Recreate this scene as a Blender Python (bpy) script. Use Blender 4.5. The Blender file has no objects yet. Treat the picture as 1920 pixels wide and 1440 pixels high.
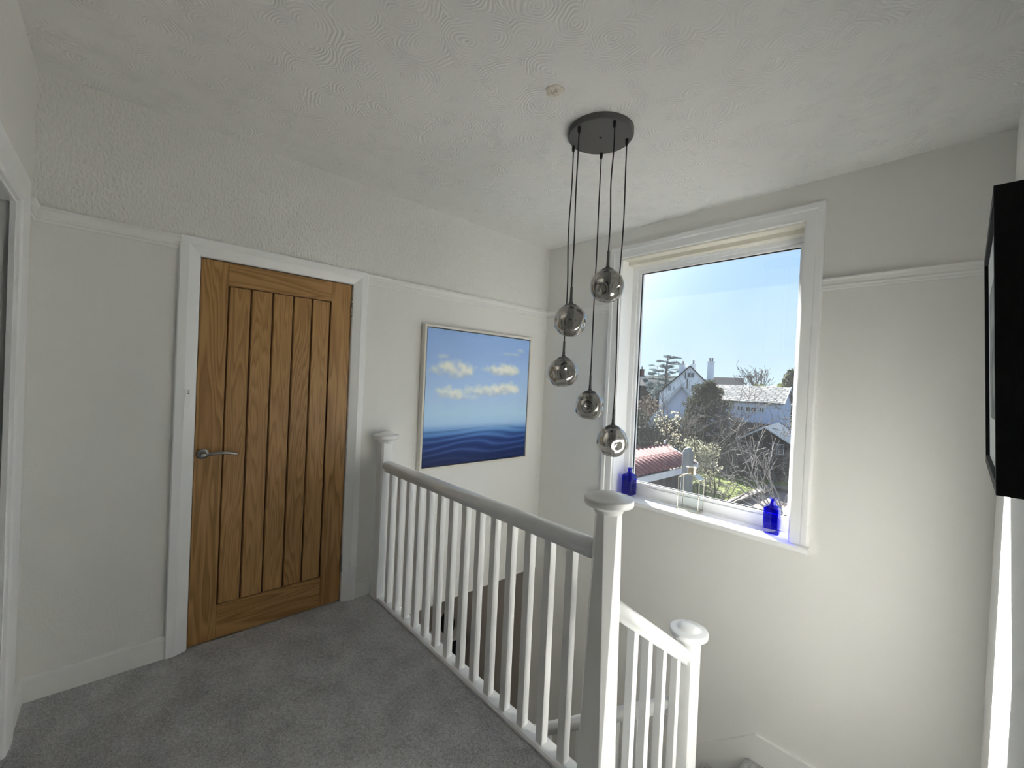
import bpy, math, random
from mathutils import Vector, Matrix
S = bpy.context.scene
COL = S.collection
V = Vector
PI = math.pi

# ------------------------------------------------------------------ helpers
class MB:
    """collects vertices and faces, then links them as ONE mesh object"""
    def __init__(s): s.v = []; s.f = []; s.sm = []
    def add(s, vs, fs, smooth=False):
        n = len(s.v); s.v += [tuple(p) for p in vs]
        for f in fs: s.f.append(tuple(i+n for i in f)); s.sm.append(smooth)
        return s
    def box(s, a, b):
        x0,y0,z0 = [min(a[i],b[i]) for i in range(3)]; x1,y1,z1 = [max(a[i],b[i]) for i in range(3)]
        return s.add([(x0,y0,z0),(x1,y0,z0),(x1,y1,z0),(x0,y1,z0),(x0,y0,z1),(x1,y0,z1),(x1,y1,z1),(x0,y1,z1)],
            [(0,3,2,1),(4,5,6,7),(0,1,5,4),(1,2,6,5),(2,3,7,6),(3,0,4,7)])
    def obox(s, c, ax, ay, az):
        """oriented box: centre, three half-axis vectors"""
        c=V(c); ax=V(ax); ay=V(ay); az=V(az)
        vs=[c+ax*i+ay*j+az*k for k in(-1,1) for (i,j) in((-1,-1),(1,-1),(1,1),(-1,1))]
        return s.add(vs,[(0,3,2,1),(4,5,6,7),(0,1,5,4),(1,2,6,5),(2,3,7,6),(3,0,4,7)])
    def loft(s, rings, caps=True, smooth=False, closed=True):
        n=len(rings[0]); b=len(s.v)
        for r in rings: s.v += [tuple(p) for p in r]
        for k in range(len(rings)-1):
            for i in range(n if closed else n-1):
                j=(i+1)%n
                s.f.append((b+k*n+i,b+k*n+j,b+(k+1)*n+j,b+(k+1)*n+i)); s.sm.append(smooth)
        if caps:
            s.f.append(tuple(b+i for i in reversed(range(n)))); s.sm.append(False)
            e=b+(len(rings)-1)*n
            s.f.append(tuple(e+i for i in range(n))); s.sm.append(False)
        return s
    def lathe(s, prof, c, n=32, smooth=True, axis='z', caps=True):
        rings=[]
        for r,h in prof:
            ring=[]
            for i in range(n):
                a=2*PI*i/n; p=(r*math.cos(a),r*math.sin(a),h)
                if axis=='x': p=(h,r*math.cos(a),r*math.sin(a))
                if axis=='y': p=(r*math.sin(a),h,r*math.cos(a))
                ring.append(V(c)+V(p))
            rings.append(ring)
        return s.loft(rings,caps,smooth)
    def tube(s, pts, rad, n=8, smooth=True, caps=True):
        pts=[V(p) for p in pts]; rings=[]
        rads = rad if isinstance(rad,(list,tuple)) else [rad]*len(pts)
        up=None
        for i,p in enumerate(pts):
            d=(pts[min(i+1,len(pts)-1)]-pts[max(i-1,0)]).normalized()
            if up is None:
                up = V((0,0,1)) if abs(d.z)<.9 else V((1,0,0))
            a=d.cross(up).normalized(); b=a.cross(d).normalized(); up=b
            rings.append([p+(a*math.cos(2*PI*k/n)+b*math.sin(2*PI*k/n))*rads[i] for k in range(n)])
        return s.loft(rings,caps,smooth)
    def extrude(s, prof, p0, p1, ex, ey, smooth=False):
        """sweep a 2D profile (list of (a,b) along ex,ey) from p0 to p1"""
        ex=V(ex); ey=V(ey)
        return s.loft([[V(p)+ex*a+ey*b for a,b in prof] for p in (p0,p1)],True,smooth)
    def quad(s,a,b,c,d): return s.add([a,b,c,d],[(0,1,2,3)])
    def build(s, name, m, parent=None, bevel=0, kind=None, origin=None, autosmooth=False):
        if parent is not None: off=wloc(parent)
        elif origin is not None: off=V(origin)
        else:
            xs=[p[0] for p in s.v]; ys=[p[1] for p in s.v]; zs=[p[2] for p in s.v]
            off=V(((min(xs)+max(xs))/2,(min(ys)+max(ys))/2,min(zs)))
        me=bpy.data.meshes.new(name)
        me.from_pydata([(p[0]-off.x,p[1]-off.y,p[2]-off.z) for p in s.v],[],s.f); me.update()
        me.polygons.foreach_set('use_smooth',s.sm)
        if m: me.materials.append(m)
        o=bpy.data.objects.new(name,me); COL.objects.link(o)
        if parent is not None: o.parent=parent
        else: o.location=off
        WL[o.name]=off
        if bevel:
            b=o.modifiers.new('bevel','BEVEL'); b.width=bevel; b.segments=2; b.limit_method='ANGLE'
        if kind: o['kind']=kind
        return o
WL={}
def wloc(o): return WL[o.name]
def tag(o,label,cat,group=None,kind=None):
    o['label']=label; o['category']=cat
    if group: o['group']=group
    if kind: o['kind']=kind
    return o
def empty(name,loc):
    o=bpy.data.objects.new(name,None); COL.objects.link(o); o.location=loc; o.empty_display_size=.05
    WL[o.name]=V(loc); return o
def struct(name,mb,m,**k):
    o=mb.build(name,m,kind='structure',**k); return o
def cbox(a,b): return MB().box(a,b)

# ------------------------------------------------------------------ materials
def lin(c):
    c=c/255.0
    return c/12.92 if c<=.04045 else ((c+.055)/1.055)**2.4
def srgb(r,g,b,k=1.0): return (lin(r)*k,lin(g)*k,lin(b)*k,1)
class NT:
    def __init__(s,name):
        s.m=bpy.data.materials.new(name); s.m.use_nodes=True; s.t=s.m.node_tree; s.t.nodes.clear()
        s.out=s.n('ShaderNodeOutputMaterial')
    def n(s,t,**k):
        o=s.t.nodes.new(t)
        for a,b in k.items(): setattr(o,a,b)
        return o
    def l(s,a,b): s.t.links.new(a,b)
    def math(s,op,a,b=None,c=None):
        n=s.n('ShaderNodeMath',operation=op)
        for i,x in enumerate((a,b,c)):
            if x is None: continue
            if isinstance(x,(int,float)): n.inputs[i].default_value=x
            else: s.l(x,n.inputs[i])
        return n.outputs[0]
    def coord(s,which='Object',scale=(1,1,1),loc=(0,0,0)):
        c=s.n('ShaderNodeTexCoord'); mp=s.n('ShaderNodeMapping'); mp.inputs['Scale'].default_value=scale; mp.inputs['Location'].default_value=loc
        s.l(c.outputs[which],mp.inputs[0]); return mp.outputs[0]
    def noise(s,vec,scale,detail=3,rough=.5,dist=0):
        n=s.n('ShaderNodeTexNoise'); n.inputs['Scale'].default_value=scale; n.inputs['Detail'].default_value=detail
        n.inputs['Roughness'].default_value=rough; n.inputs['Distortion'].default_value=dist
        if vec is not None: s.l(vec,n.inputs['Vector'])
        return n.outputs[0]
    def ramp(s,fac,stops,interp='LINEAR'):
        n=s.n('ShaderNodeValToRGB'); n.color_ramp.interpolation=interp; e=n.color_ramp.elements
        while len(e)<len(stops): e.new(.5)
        for el,(p,c) in zip(e,stops): el.position=p; el.color=c
        s.l(fac,n.inputs[0]); return n.outputs[0]
    def bsdf(s,color=None,rough=.5,metal=0,bump=None,bstr=.2,bdist=.01,spec=.5):
        b=s.n('ShaderNodeBsdfPrincipled'); b.inputs['Roughness'].default_value=rough; b.inputs['Metallic'].default_value=metal
        b.inputs['Specular IOR Level'].default_value=spec
        if color is not None:
            if hasattr(color,'links') or not isinstance(color,(tuple,list)): s.l(color,b.inputs['Base Color'])
            else: b.inputs['Base Color'].default_value=color
        if bump is not None:
            k=s.n('ShaderNodeBump'); k.inputs['Strength'].default_value=bstr; k.inputs['Distance'].default_value=bdist
            s.l(bump,k.inputs['Height']); s.l(k.outputs[0],b.inputs['Normal'])
        s.l(b.outputs[0],s.out.inputs[0]); return b
def schlick(t,f0=.04):
    g=t.n('ShaderNodeNewGeometry'); d=t.n('ShaderNodeVectorMath',operation='DOT_PRODUCT')
    t.l(g.outputs['Normal'],d.inputs[0]); t.l(g.outputs['Incoming'],d.inputs[1])
    c=t.math('SUBTRACT',1.0,t.math('MINIMUM',t.math('ABSOLUTE',d.outputs['Value']),1.0))
    return t.math('MULTIPLY_ADD',t.math('POWER',c,5.0),1-f0,f0)
def mix2(t,fac,a,b):
    n=t.n('ShaderNodeMix',data_type='RGBA')
    for i,x in ((0,fac),(6,a),(7,b)):
        if isinstance(x,(int,float)): n.inputs[i].default_value=x
        elif isinstance(x,(tuple,list)): n.inputs[i].default_value=x
        else: t.l(x,n.inputs[i])
    return n.outputs[2]
def plain(name,col,rough=.5,metal=0,var=.06,scale=6,bstr=.08,bscale=60,spec=.5):
    """plain coloured surface with slight procedural variation and fine bump"""
    t=NT(name); v=t.coord()
    n=t.noise(v,scale,4)
    c2=tuple(x*(1-var) for x in col[:3])+(1,); c1=tuple(min(1,x*(1+var*.5)) for x in col[:3])+(1,)
    c=t.ramp(n,[(.3,c2),(.7,c1)])
    t.bsdf(c,rough,metal,t.noise(v,bscale,3),bstr,.002,spec); return t.m
M={}
M['wall']=plain('wall_paint',(.79,.785,.76,1),.75,var=.015,scale=2,bstr=.10,bscale=90)
M['trim']=plain('white_gloss',(.89,.895,.895,1),.32,var=.015,scale=5,bstr=.06,bscale=25)
M['trim2']=plain('eggshell_woodwork',(.82,.82,.80,1),.4,var=.015,scale=5,bstr=.06,bscale=25)
M['oldtrim']=plain('aged_cream_paint',(.80,.77,.68,1),.4,var=.05,scale=9,bstr=.15,bscale=30)
M['upvc']=plain('white_upvc',(.86,.87,.88,1),.3,var=.01,bstr=.02)
M['gasket']=plain('black_rubber',(.012,.012,.012,1),.5,var=.1)
M['black']=plain('black_frame',(.006,.006,.007,1),.6,var=.1,spec=.2)
M['mount']=plain('mount_card',(.72,.74,.72,1),.7,var=.01)
M['metal']=plain('brushed_steel',(.40,.39,.38,1),.28,1,var=.05,bstr=.05)
M['chrome']=plain('polished_chrome',(.62,.61,.60,1),.12,1,var=.02,bstr=.0)
M['graphite']=plain('graphite_paint',(.10,.098,.095,1),.5,0,var=.05,bstr=.05,bscale=300)
M['cord']=plain('black_flex',(.010,.010,.012,1),.6,var=.1)
M['silver']=plain('silver_came',(.62,.58,.48,1),.3,1,var=.05)
M['hall']=plain('hall_wall',(.60,.57,.53,1),.8,var=.03,scale=2)

# textured wallpaper above the picture rail, smooth below
t=NT('wall_paint_left'); v=t.coord('Object'); sep=t.n('ShaderNodeSeparateXYZ')
g=t.n('ShaderNodeNewGeometry'); t.l(g.outputs['Position'],sep.inputs[0])
above=t.math('GREATER_THAN',sep.outputs[2],2.07)
mp=t.n('ShaderNodeMapping'); mp.inputs['Scale'].default_value=(1,1,.55); t.l(g.outputs['Position'],mp.inputs[0])
pip=t.math('MULTIPLY',t.noise(mp.outputs[0],95,2,.5),above)
fine=t.math('MULTIPLY',t.noise(g.outputs['Position'],90,3),.12)
c=t.ramp(t.noise(g.outputs['Position'],2,3),[(.3,(.78,.775,.75,1)),(.7,(.80,.795,.77,1))])
t.bsdf(c,.75,0,t.math('ADD',pip,fine),1.0,.009); M['wall_left']=t.m

# swirled plaster ceiling
t=NT('swirl_plaster'); v=t.coord('Object')
wob=t.n('ShaderNodeVectorMath',operation='ADD'); nz=t.n('ShaderNodeTexNoise'); nz.inputs['Scale'].default_value=6; nz.inputs['Detail'].default_value=2
t.l(v,nz.inputs['Vector']); sc=t.n('ShaderNodeVectorMath',operation='SCALE'); sc.inputs['Scale'].default_value=.10
t.l(nz.outputs['Color'],sc.inputs[0]); t.l(v,wob.inputs[0]); t.l(sc.outputs[0],wob.inputs[1])
vo=t.n('ShaderNodeTexVoronoi'); vo.inputs['Scale'].default_value=6.5; vo.voronoi_dimensions='2D'; t.l(wob.outputs[0],vo.inputs['Vector'])
ring=t.math('SINE',t.math('MULTIPLY',vo.outputs['Distance'],72))
mask=t.math('MULTIPLY',t.ramp(t.noise(v,7,2),[(.44,(0,0,0,1)),(.58,(1,1,1,1))]),t.ramp(t.noise(v,30,2),[(.3,(.2,.2,.2,1)),(.6,(1,1,1,1))]))
h=t.math('ADD',t.math('MULTIPLY',ring,mask),t.math('MULTIPLY',t.noise(v,45,4),.5))
c=t.ramp(t.noise(v,2,3),[(.3,(.80,.795,.78,1)),(.7,(.82,.815,.80,1))])
t.bsdf(c,.8,0,h,.36,.006); M['ceiling']=t.m

# carpet
t=NT('grey_carpet'); v=t.coord('Object')
n1=t.noise(v,190,3,.75); n2=t.noise(v,7,4); n3=t.noise(v,60,3,.6)
c=t.ramp(t.math('ADD',t.math('MULTIPLY',n1,.55),t.math('ADD',t.math('MULTIPLY',n2,.25),t.math('MULTIPLY',n3,.2))),[(.36,(.26,.258,.256,1)),(.62,(.84,.835,.83,1))])
b=t.bsdf(c,.95,0,t.math('ADD',n1,t.math('MULTIPLY',n3,.8)),.9,.012,.1); b.inputs['Sheen Weight'].default_value=.3; M['carpet']=t.m

# oak
def oak(name,grain_axis,board):
    t=NT(name); g=t.n('ShaderNodeNewGeometry'); c0=t.n('ShaderNodeTexCoord')
    rnd=g.outputs['Random Per Island']
    off=t.n('ShaderNodeCombineXYZ'); t.l(t.math('MULTIPLY',rnd,37.0),off.inputs[0]); t.l(t.math('MULTIPLY',rnd,3.7),off.inputs[1]); t.l(t.math('MULTIPLY',rnd,91.0),off.inputs[2])
    add=t.n('ShaderNodeVectorMath',operation='ADD'); t.l(c0.outputs['Object'],add.inputs[0]); t.l(off.outputs[0],add.inputs[1])
    def mp(sc):
        m=t.n('ShaderNodeMapping'); m.inputs['Scale'].default_value=sc; t.l(add.outputs[0],m.inputs[0]); return m.outputs[0]
    lo=.55; hi=7.0
    vec=mp((1,hi,lo) if grain_axis=='z' else (1,lo,hi))
    w=t.n('ShaderNodeTexNoise'); w.inputs['Scale'].default_value=1.3; w.inputs['Detail'].default_value=2.0; t.l(vec,w.inputs['Vector'])
    rings=t.math('FRACT',t.math('MULTIPLY',w.outputs[0],22 if board else 13))
    rings=t.ramp(rings,[(0,(0,0,0,1)),(.75,(1,1,1,1)),(1,(.1,.1,.1,1))])
    pore=t.noise(mp((8,260,5) if grain_axis=='z' else (8,5,260)),1,3,.6)
    tone=t.noise(mp((1,3,.6)),1.2,2)
    f=t.math('ADD',t.math('MULTIPLY',rings,.40),t.math('ADD',t.math('MULTIPLY',pore,.34),t.math('ADD',t.math('MULTIPLY',tone,.2),t.math('MULTIPLY',rnd,.12))))
    c=t.ramp(f,[(.18,(.225,.112,.036,1)),(.5,(.395,.215,.078,1)),(.85,(.51,.30,.120,1))])
    t.bsdf(c,.42,0,pore,.10,.002,.35); return t.m
M['oak']=oak('oak_board','z',True); M['oakv']=oak('oak_stile','z',False); M['oakh']=oak('oak_rail','y',False)
M['oakgroove']=plain('oak_groove',(.07,.028,.012,1),.6,var=.2,scale=30)

# glass
def clear_pane(name,veil):
    t=NT(name); tr=t.n('ShaderNodeBsdfTransparent'); tr.inputs[0].default_value=(.97,.985,.98,1)
    gl=t.n('ShaderNodeBsdfGlossy'); gl.inputs['Roughness'].default_value=.02
    m=t.n('ShaderNodeMixShader'); t.l(schlick(t,.035),m.inputs[0]); t.l(tr.outputs[0],m.inputs[1]); t.l(gl.outputs[0],m.inputs[2])
    last=m.outputs[0]
    if veil:  # faint translucent layer stands in for haze and glare over the view
        tl=t.n('ShaderNodeBsdfTranslucent'); tl.inputs[0].default_value=(.9,.92,.95,1)
        d=t.ramp(t.noise(t.coord('Object'),3,4),[(.3,(veil*.6,)*3+(1,)),(.75,(veil*1.5,)*3+(1,))])
        m2=t.n('ShaderNodeMixShader'); t.l(d,m2.inputs[0]); t.l(last,m2.inputs[1]); t.l(tl.outputs[0],m2.inputs[2]); last=m2.outputs[0]
    t.l(last,t.out.inputs[0]); return t.m
M['pane']=clear_pane('hazy_window_glass',.005)
M['lglass']=clear_pane('thin_clear_glass',0)
def tinted(name,tint,gloss,fac,rough=.02,ior=1.5):
    t=NT(name); tr=t.n('ShaderNodeBsdfTransparent'); tr.inputs[0].default_value=tint
    gl=t.n('ShaderNodeBsdfGlossy'); gl.inputs['Roughness'].default_value=rough; gl.inputs[0].default_value=gloss
    f=t.math('ADD',schlick(t),t.math('ADD',t.math('MULTIPLY',t.noise(t.coord('Object'),4,2),.06),fac-.03))
    f=t.math('MINIMUM',f,1.0)
    m=t.n('ShaderNodeMixShader'); t.l(f,m.inputs[0]); t.l(tr.outputs[0],m.inputs[1]); t.l(gl.outputs[0],m.inputs[2])
    t.l(m.outputs[0],t.out.inputs[0]); return t.m
M['smoke']=tinted('smoked_mirror_glass',(.56,.54,.51,1),(.78,.77,.76,1),.25)
M['cobalt']=tinted('cobalt_glass',(.07,.05,.80,1),(.9,.9,1,1),.01)
M['bulb']=tinted('bulb_glass',(.35,.32,.28,1),(.6,.58,.55,1),.12)

# ------------------------------------------------------------------ room numbers (metres)
L=2.944; W=2.716; Y0=-.155; H=2.62; PR=2.064
GF=-2.70                                  # hall floor
WX0,WX1,WZ0,WZ1=.762,1.961,.565,2.406     # window opening
OUT=3.20

# ------------------------------------------------------------------ setting
mb=MB(); D0,D1,DT=.375,1.213,2.02
mb.box((-.12,Y0-.12,-.25),(0,D0,H)); mb.box((-.12,D1,-.25),(0,L,H)); mb.box((-.12,D0,DT),(0,D1,H)); mb.box((-.12,D0,-.25),(0,D1,-.005))
mb.box((-.16,D0-.1,-.25),(-.121,D1+.1,DT+.1))
struct('wall_left',mb,M['wall_left'])
mb=MB(); mb.box((0,L,GF),(WX0,OUT,H)); mb.box((WX1,L,GF),(W+.15,OUT,H)); mb.box((WX0,L,GF),(WX1,OUT,WZ0)); mb.box((WX0,L,WZ1),(WX1,OUT,H))
mb.box((-.12,L,-.25),(0,OUT,H))
struct('wall_back',mb,M['wall'])
struct('wall_right',cbox((W,Y0-.12,GF),(W+.15,L,H)),M['wall'])
FX0,FX1,FT=.335,1.12,2.0
mb=MB(); mb.box((0,Y0-.12,-.25),(FX0,Y0,H)); mb.box((FX1,Y0-.12,-.25),(1.74,Y0,H)); mb.box((2.66,Y0-.12,-.25),(W,Y0,H)); mb.box((FX0,Y0-.12,FT),(FX1,Y0,H)); mb.box((1.74,Y0-.12,FT),(2.66,Y0,H))  # right-hand opening behind the camera is added to reduce light from that side
struct('wall_front',mb,M['wall'])
struct('ceiling',cbox((-.12,-2.3,H),(W+.15,OUT,H+.14)),M['ceiling'])
mb=MB(); mb.box((0,Y0-.12,-.25),(W,1.36,0)); mb.box((0,-2.2,-.25),(2.75,Y0-.12,0)); mb.box((1.74,Y0-.12,-.25),(2.66,Y0,0)); mb.box((1.845,1.36,-.25),(W,1.405,0))
struct('floor',mb,M['carpet'])
# the dim room through the open doorway at the left
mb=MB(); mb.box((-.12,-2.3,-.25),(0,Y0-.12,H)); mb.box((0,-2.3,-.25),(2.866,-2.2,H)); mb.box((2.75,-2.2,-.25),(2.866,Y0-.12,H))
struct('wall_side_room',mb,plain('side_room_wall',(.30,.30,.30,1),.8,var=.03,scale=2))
# the hall below
mb=MB(); mb.box((-2.6,.7,GF),(-2.5,3.7,-.25)); mb.box((-2.6,3.6,GF),(-.12,3.7,-.25)); mb.box((-.12,L,GF),(0,3.7,-.25)); mb.box((-2.6,.6,GF),(W,.7,-.25))
struct('wall_hall',mb,M['hall'])
struct('floor_hall',cbox((-2.6,.6,GF-.1),(W,3.7,GF)),M['carpet'])
struct('ceiling_hall',cbox((-2.6,.6,-.25),(-.12,3.7,-.12)),M['wall'])
# unseen eaves over the window, added to cut the top of the sun patch
struct('trim_1',cbox((-.5,OUT,2.50),(W+.5,3.63,2.62)),M['upvc'])

# skirting boards (rounded top)
SK=[(0,0),(.018,0),(.018,.088),(.016,.098),(.010,.104),(0,.106)]
def skirt(name,p0,p1,ex,m='trim2'):
    return struct(name,MB().extrude(SK,p0,p1,ex,(0,0,1)),M[m])
skirt('baseboard_left',(0,Y0,0),(0,.325,0),(1,0,0))
skirt('baseboard_left_end',(0,1.265,0),(0,1.355,0),(1,0,0))
skirt('baseboard_front',(.018,Y0,0),(.205,Y0,0),(0,1,0))
skirt('baseboard_right',(W,Y0,0),(W,1.40,0),(-1,0,0))
skirt('baseboard_back',(1.84,L,-.72),(W,L,-.72),(0,-1,0))
# taller skirt on quarter landing
SKT=[(0,0),(.02,0),(.02,.128),(.017,.139),(.010,.145),(0,.147)]
# picture rails
RAIL=[(0,-.062),(.008,-.062),(.010,-.056),(.010,-.050),(.014,-.048),(.016,-.040),(.012,-.030),(.014,-.012),(.022,-.006),(.024,0),(0,0)]
def prail(name,p0,p1,ex): return struct(name,MB().extrude(RAIL,p0,p1,ex,(0,0,1)),M['trim2'])
prail('trim_2',(0,Y0,PR),(0,.322,PR),(1,0,0))
prail('trim_3',(0,1.266,PR),(0,L,PR),(1,0,0))
prail('trim_4',(0,L,PR),(.672,L,PR),(0,-1,0))
prail('trim_5',(2.05,L,PR),(W,L,PR),(0,-1,0))
prail('trim_6',(0,Y0,PR),(.15,Y0,PR),(0,1,0))

# door casing: flat outer band, splay falling to the door
def casing(name,pts,normal,prof,m):
    """mitred casing along 4 points (up, across, down); prof = (distance outward, height)"""
    normal=V(normal); pts=[V(p) for p in pts]; rings=[]
    for i,p in enumerate(pts):
        if i==0: d=(pts[1]-pts[0]).normalized(); o=normal.cross(d).normalized(); k=1
        elif i==len(pts)-1: d=(pts[-1]-pts[-2]).normalized(); o=normal.cross(d).normalized(); k=1
        else:
            a=normal.cross((p-pts[i-1]).normalized()).normalized(); b=normal.cross((pts[i+1]-p).normalized()).normalized()
            o=(a+b).normalized(); k=1/max(.3,o.dot(a))
        rings.append([p+o*(q*k)+normal*h for q,h in prof])
    return struct(name,MB().loft(rings,True),m)
CAS=[(0,-.004),(.004,.004),(.042,.020),(.050,.024),(.084,.024),(.088,.020),(.088,0),(0,-.01)]
casing('trim_7',[(0,.410,0),(0,.410,1.985),(0,1.178,1.985),(0,1.178,0)],(1,0,0),CAS,M['trim'])
# door lining
mb=MB(); mb.box((-.12,D0,0),(0,.408,2.02)); mb.box((-.12,1.180,0),(0,D1,2.02)); mb.box((-.12,.408,1.987),(0,1.180,2.02))
mb.box((-.075,.408,0),(-.05,.42,1.987)); mb.box((-.075,1.168,0),(-.05,1.18,1.987))
struct('trim_8',mb,M['trim'])
# doorway at the left: casing and rebated lining
CAS2=[(0,0),(0,.010),(.012,.016),(.05,.020),(.10,.022),(.108,.018),(.108,0)]
casing('trim_9',[(FX1-.01,Y0,0),(FX1-.01,Y0,FT-.01),(FX0+.01,Y0,FT-.01),(FX0+.01,Y0,0)],(0,1,0),CAS2,M['trim'])
mb=MB(); mb.box((FX0+.002,Y0-.014,0),(FX0+.02,Y0,FT)); mb.box((FX1-.02,Y0-.12,0),(FX1,Y0,FT)); mb.box((FX0+.02,Y0-.12,FT-.02),(FX1-.02,Y0,FT))
mb.box((FX0+.02,Y0-.085,FT-.034),(FX1-.02,Y0-.045,FT-.02))
struct('trim_10',mb,M['trim'])
struct('trim_14',cbox((FX0,Y0-.12,0),(FX0+.004,Y0-.0145,FT-.02)),plain('grey_jamb',(.75,.75,.74,1),.6,var=.03))
# window casing, reveal lining
WC=[(0,0),(0,.018),(.05,.020),(.056,.026),(.080,.026),(.088,.020),(.090,0)]
casing('trim_11',[(WX0,L,.60),(WX0,L,WZ1),(WX1,L,WZ1),(WX1,L,.60)],(0,-1,0),WC,M['trim'])
mb=MB(); mb.box((WX0,L,WZ1-.012),(WX1,3.11,WZ1)); mb.box((WX0,3.02,WZ1-.04),(WX1,3.09,WZ1-.012))
struct('trim_12',mb,M['oldtrim'])
mb=MB(); mb.box((WX0,L,.60),(WX0+.010,3.11,WZ1-.012)); mb.box((WX1-.010,L,.60),(WX1,3.11,WZ1-.012))
struct('trim_13',mb,M['trim'])

# ------------------------------------------------------------------ window
win=empty('window_1',(1.367,3.10,.60)); win['kind']='structure'
fx0,fx1,fz0,fz1=.772,1.951,.60,WZ1-.012; gx0,gx1,gz0,gz1=.836,1.898,.692,2.314
def frame_ring(x0,x1,z0,z1,ix0,ix1,iz0,iz1,y0,y1):
    mb=MB()
    o=[(x0,z0),(x1,z0),(x1,z1),(x0,z1)]; i=[(ix0,iz0),(ix1,iz0),(ix1,iz1),(ix0,iz1)]
    vs=[(x,y0,z) for x,z in o]+[(x,y0,z) for x,z in i]+[(x,y1,z) for x,z in o]+[(x,y1,z) for x,z in i]
    fs=[]
    for k in range(4):
        j=(k+1)%4
        fs+=[(k,j,4+j,4+k),(8+k,12+k,12+j,8+j),(k,8+k,8+j,j),(4+k,4+j,12+j,12+k)]
    return mb.add(vs,fs)
frame_ring(fx0,fx1,fz0,fz1,gx0-.022,gx1+.022,gz0-.022,gz1+.022,3.09,3.155).build('window_frame',M['upvc'],win,bevel=.003)
frame_ring(gx0-.022,gx1+.022,gz0-.022,gz1+.022,gx0,gx1,gz0,gz1,3.102,3.122).build('glazing_bead',M['upvc'],win,bevel=.004)
frame_ring(gx0-.02,gx1+.02,gz0-.02,gz1+.02,gx0+.005,gx1-.005,gz0+.005,gz1-.005,3.1235,3.1285).build('gasket',M['gasket'],win)
frame_ring(gx0-.02,gx1+.02,gz0-.02,gz1+.02,gx0,gx1,gz0,gz1,3.135,3.152).build('outer_bead',M['upvc'],win)
cbox((gx0-.015,3.129,gz0-.015),(gx1+.015,3.133,gz1+.015)).build('glass_pane',M['pane'],win)
mb=MB(); mb.box((1.165,3.074,2.355),(1.568,3.09,2.388)); vent=mb.build('trickle_vent',M['upvc'],win,bevel=.004)
mb=MB()
for i in range(26): mb.box((1.18+i*.0145,3.0725,2.362),(1.188+i*.0145,3.0745,2.368))
mb.build('vent_slots',M['trim'],vent)
# sill board with rounded nosing and horns, and the old stepped sub-sill
NOSE=[(3.10,.565),(2.892,.565),(2.886,.569),(2.884,.576),(2.884,.590),(2.887,.597),(2.893,.60),(3.10,.60)]
mb=MB().loft([[(x,y,z) for y,z in NOSE] for x in (WX0+.001,WX1-.001)])
N2=[(L-.0005,.565),(2.892,.565),(2.886,.569),(2.884,.576),(2.884,.590),(2.887,.597),(2.893,.60),(L-.0005,.60)]
mb.loft([[(x,y,z) for y,z in N2] for x in (.655,WX0+.001)]); mb.loft([[(x,y,z) for y,z in N2] for x in (WX1-.001,2.058)])
mb.box((WX0+.01,3.078,.60),(WX1-.01,3.09,.612))
mb.build('window_sill',M['trim'],win)

# ------------------------------------------------------------------ oak door
door=empty('door_1',(-.005,.411,0)); door['kind']='structure'
dx=-.010; dk=-.046
def slab(a,b): return cbox((dk,a[0],a[1]),(dx,b[0],b[1]))
slab((.413,.006),(.530,1.981)).build('stile',M['oakv'],door,bevel=.0015)
slab((1.056,.006),(1.175,1.981)).build('stile',M['oakv'],door,bevel=.0015)
slab((.5305,1.862),(1.0555,1.981)).build('rail',M['oakh'],door,bevel=.0015)
slab((.5305,.006),(1.0555,.183)).build('rail',M['oakh'],door,bevel=.0015)
# five tongue and groove boards with V joints; a darker back panel shows in the grooves
mb=MB(); ys=[.533,.6375,.7425,.8475,.9485,1.0535]
for a,b in zip(ys[:-1],ys[1:]):
    c=.0065
    mb.loft([[(-.040,a+.0026,z),(-.024,a+.0026,z),(-.016,a+c,z),(-.016,b-c,z),(-.024,b-.0026,z),(-.040,b-.0026,z)] for z in (.187,1.858)])
mb.build('panel',M['oak'],door)
cbox((-.042,.531,.184),(-.0285,1.055,1.861)).build('groove_backing',M['oakgroove'],door)
hd=MB().lathe([(.0255,-.010),(.0265,-.006),(.0265,-.003),(.024,-.001),(.016,0.0)],(0.0,.446,.990),28,axis='x').build('handle',M['metal'],door)
MB().lathe([(.010,-.002),(.0105,.012),(.0105,.036),(.012,.046),(.011,.053),(.004,.056)],(0,.446,.990),18,axis='x').build('handle_neck',M['chrome'],hd)
pts=[];rad=[]
for i in range(13):
    k=i/12; pts.append((.046+.006*math.sin(k*PI),.440+.152*k,.984+.014*math.sin(k*PI*1.02)+.002*k)); rad.append(.0072+.003*math.sin(min(1,k*1.2)*PI)*.6)
rad[0]=.006; rad[-1]=.0055
MB().tube(pts,rad,12).build('lever',M['metal'],hd)
for z in (1.84,.24):
    mb=MB(); mb.box((-.012,1.175,z-.05),(-.0085,1.1795,z+.05))
    for k in range(5): mb.lathe([(.006,-.0485+k*.0195),(.006,-.0305+k*.0195)],(-.003,1.1775,z),10)
    mb.lathe([(.0035,-.054),(.0035,.054)],(-.003,1.1775,z),8)
    mb.build('hinge',M['metal'],door)
cbox((-.03,.4085,.955),(-.0115,.4125,1.02)).build('latch_plate',M['metal'],door)
# small sensor plate on the casing
sp=empty('sensor_plate',(.004,.385,1.27)); 
mb=MB(); mb.obox((.0215,.374,1.275),(.0025,-.001,0),(-.004,.011,0),(0,0,.046)); sp_o=mb.build('plate',M['upvc'],sp,bevel=.001)
mb=MB()
for z in (1.300,1.312):
    mb.lathe([(.0028,.0),(.0028,.0035)],(.0215,.3765,z),10,axis='x')
mb.build('indicator_dots',M['graphite'],sp)
tag(sp,'small white plate with two dots fixed to white casing beside the oak door','plate')

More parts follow.
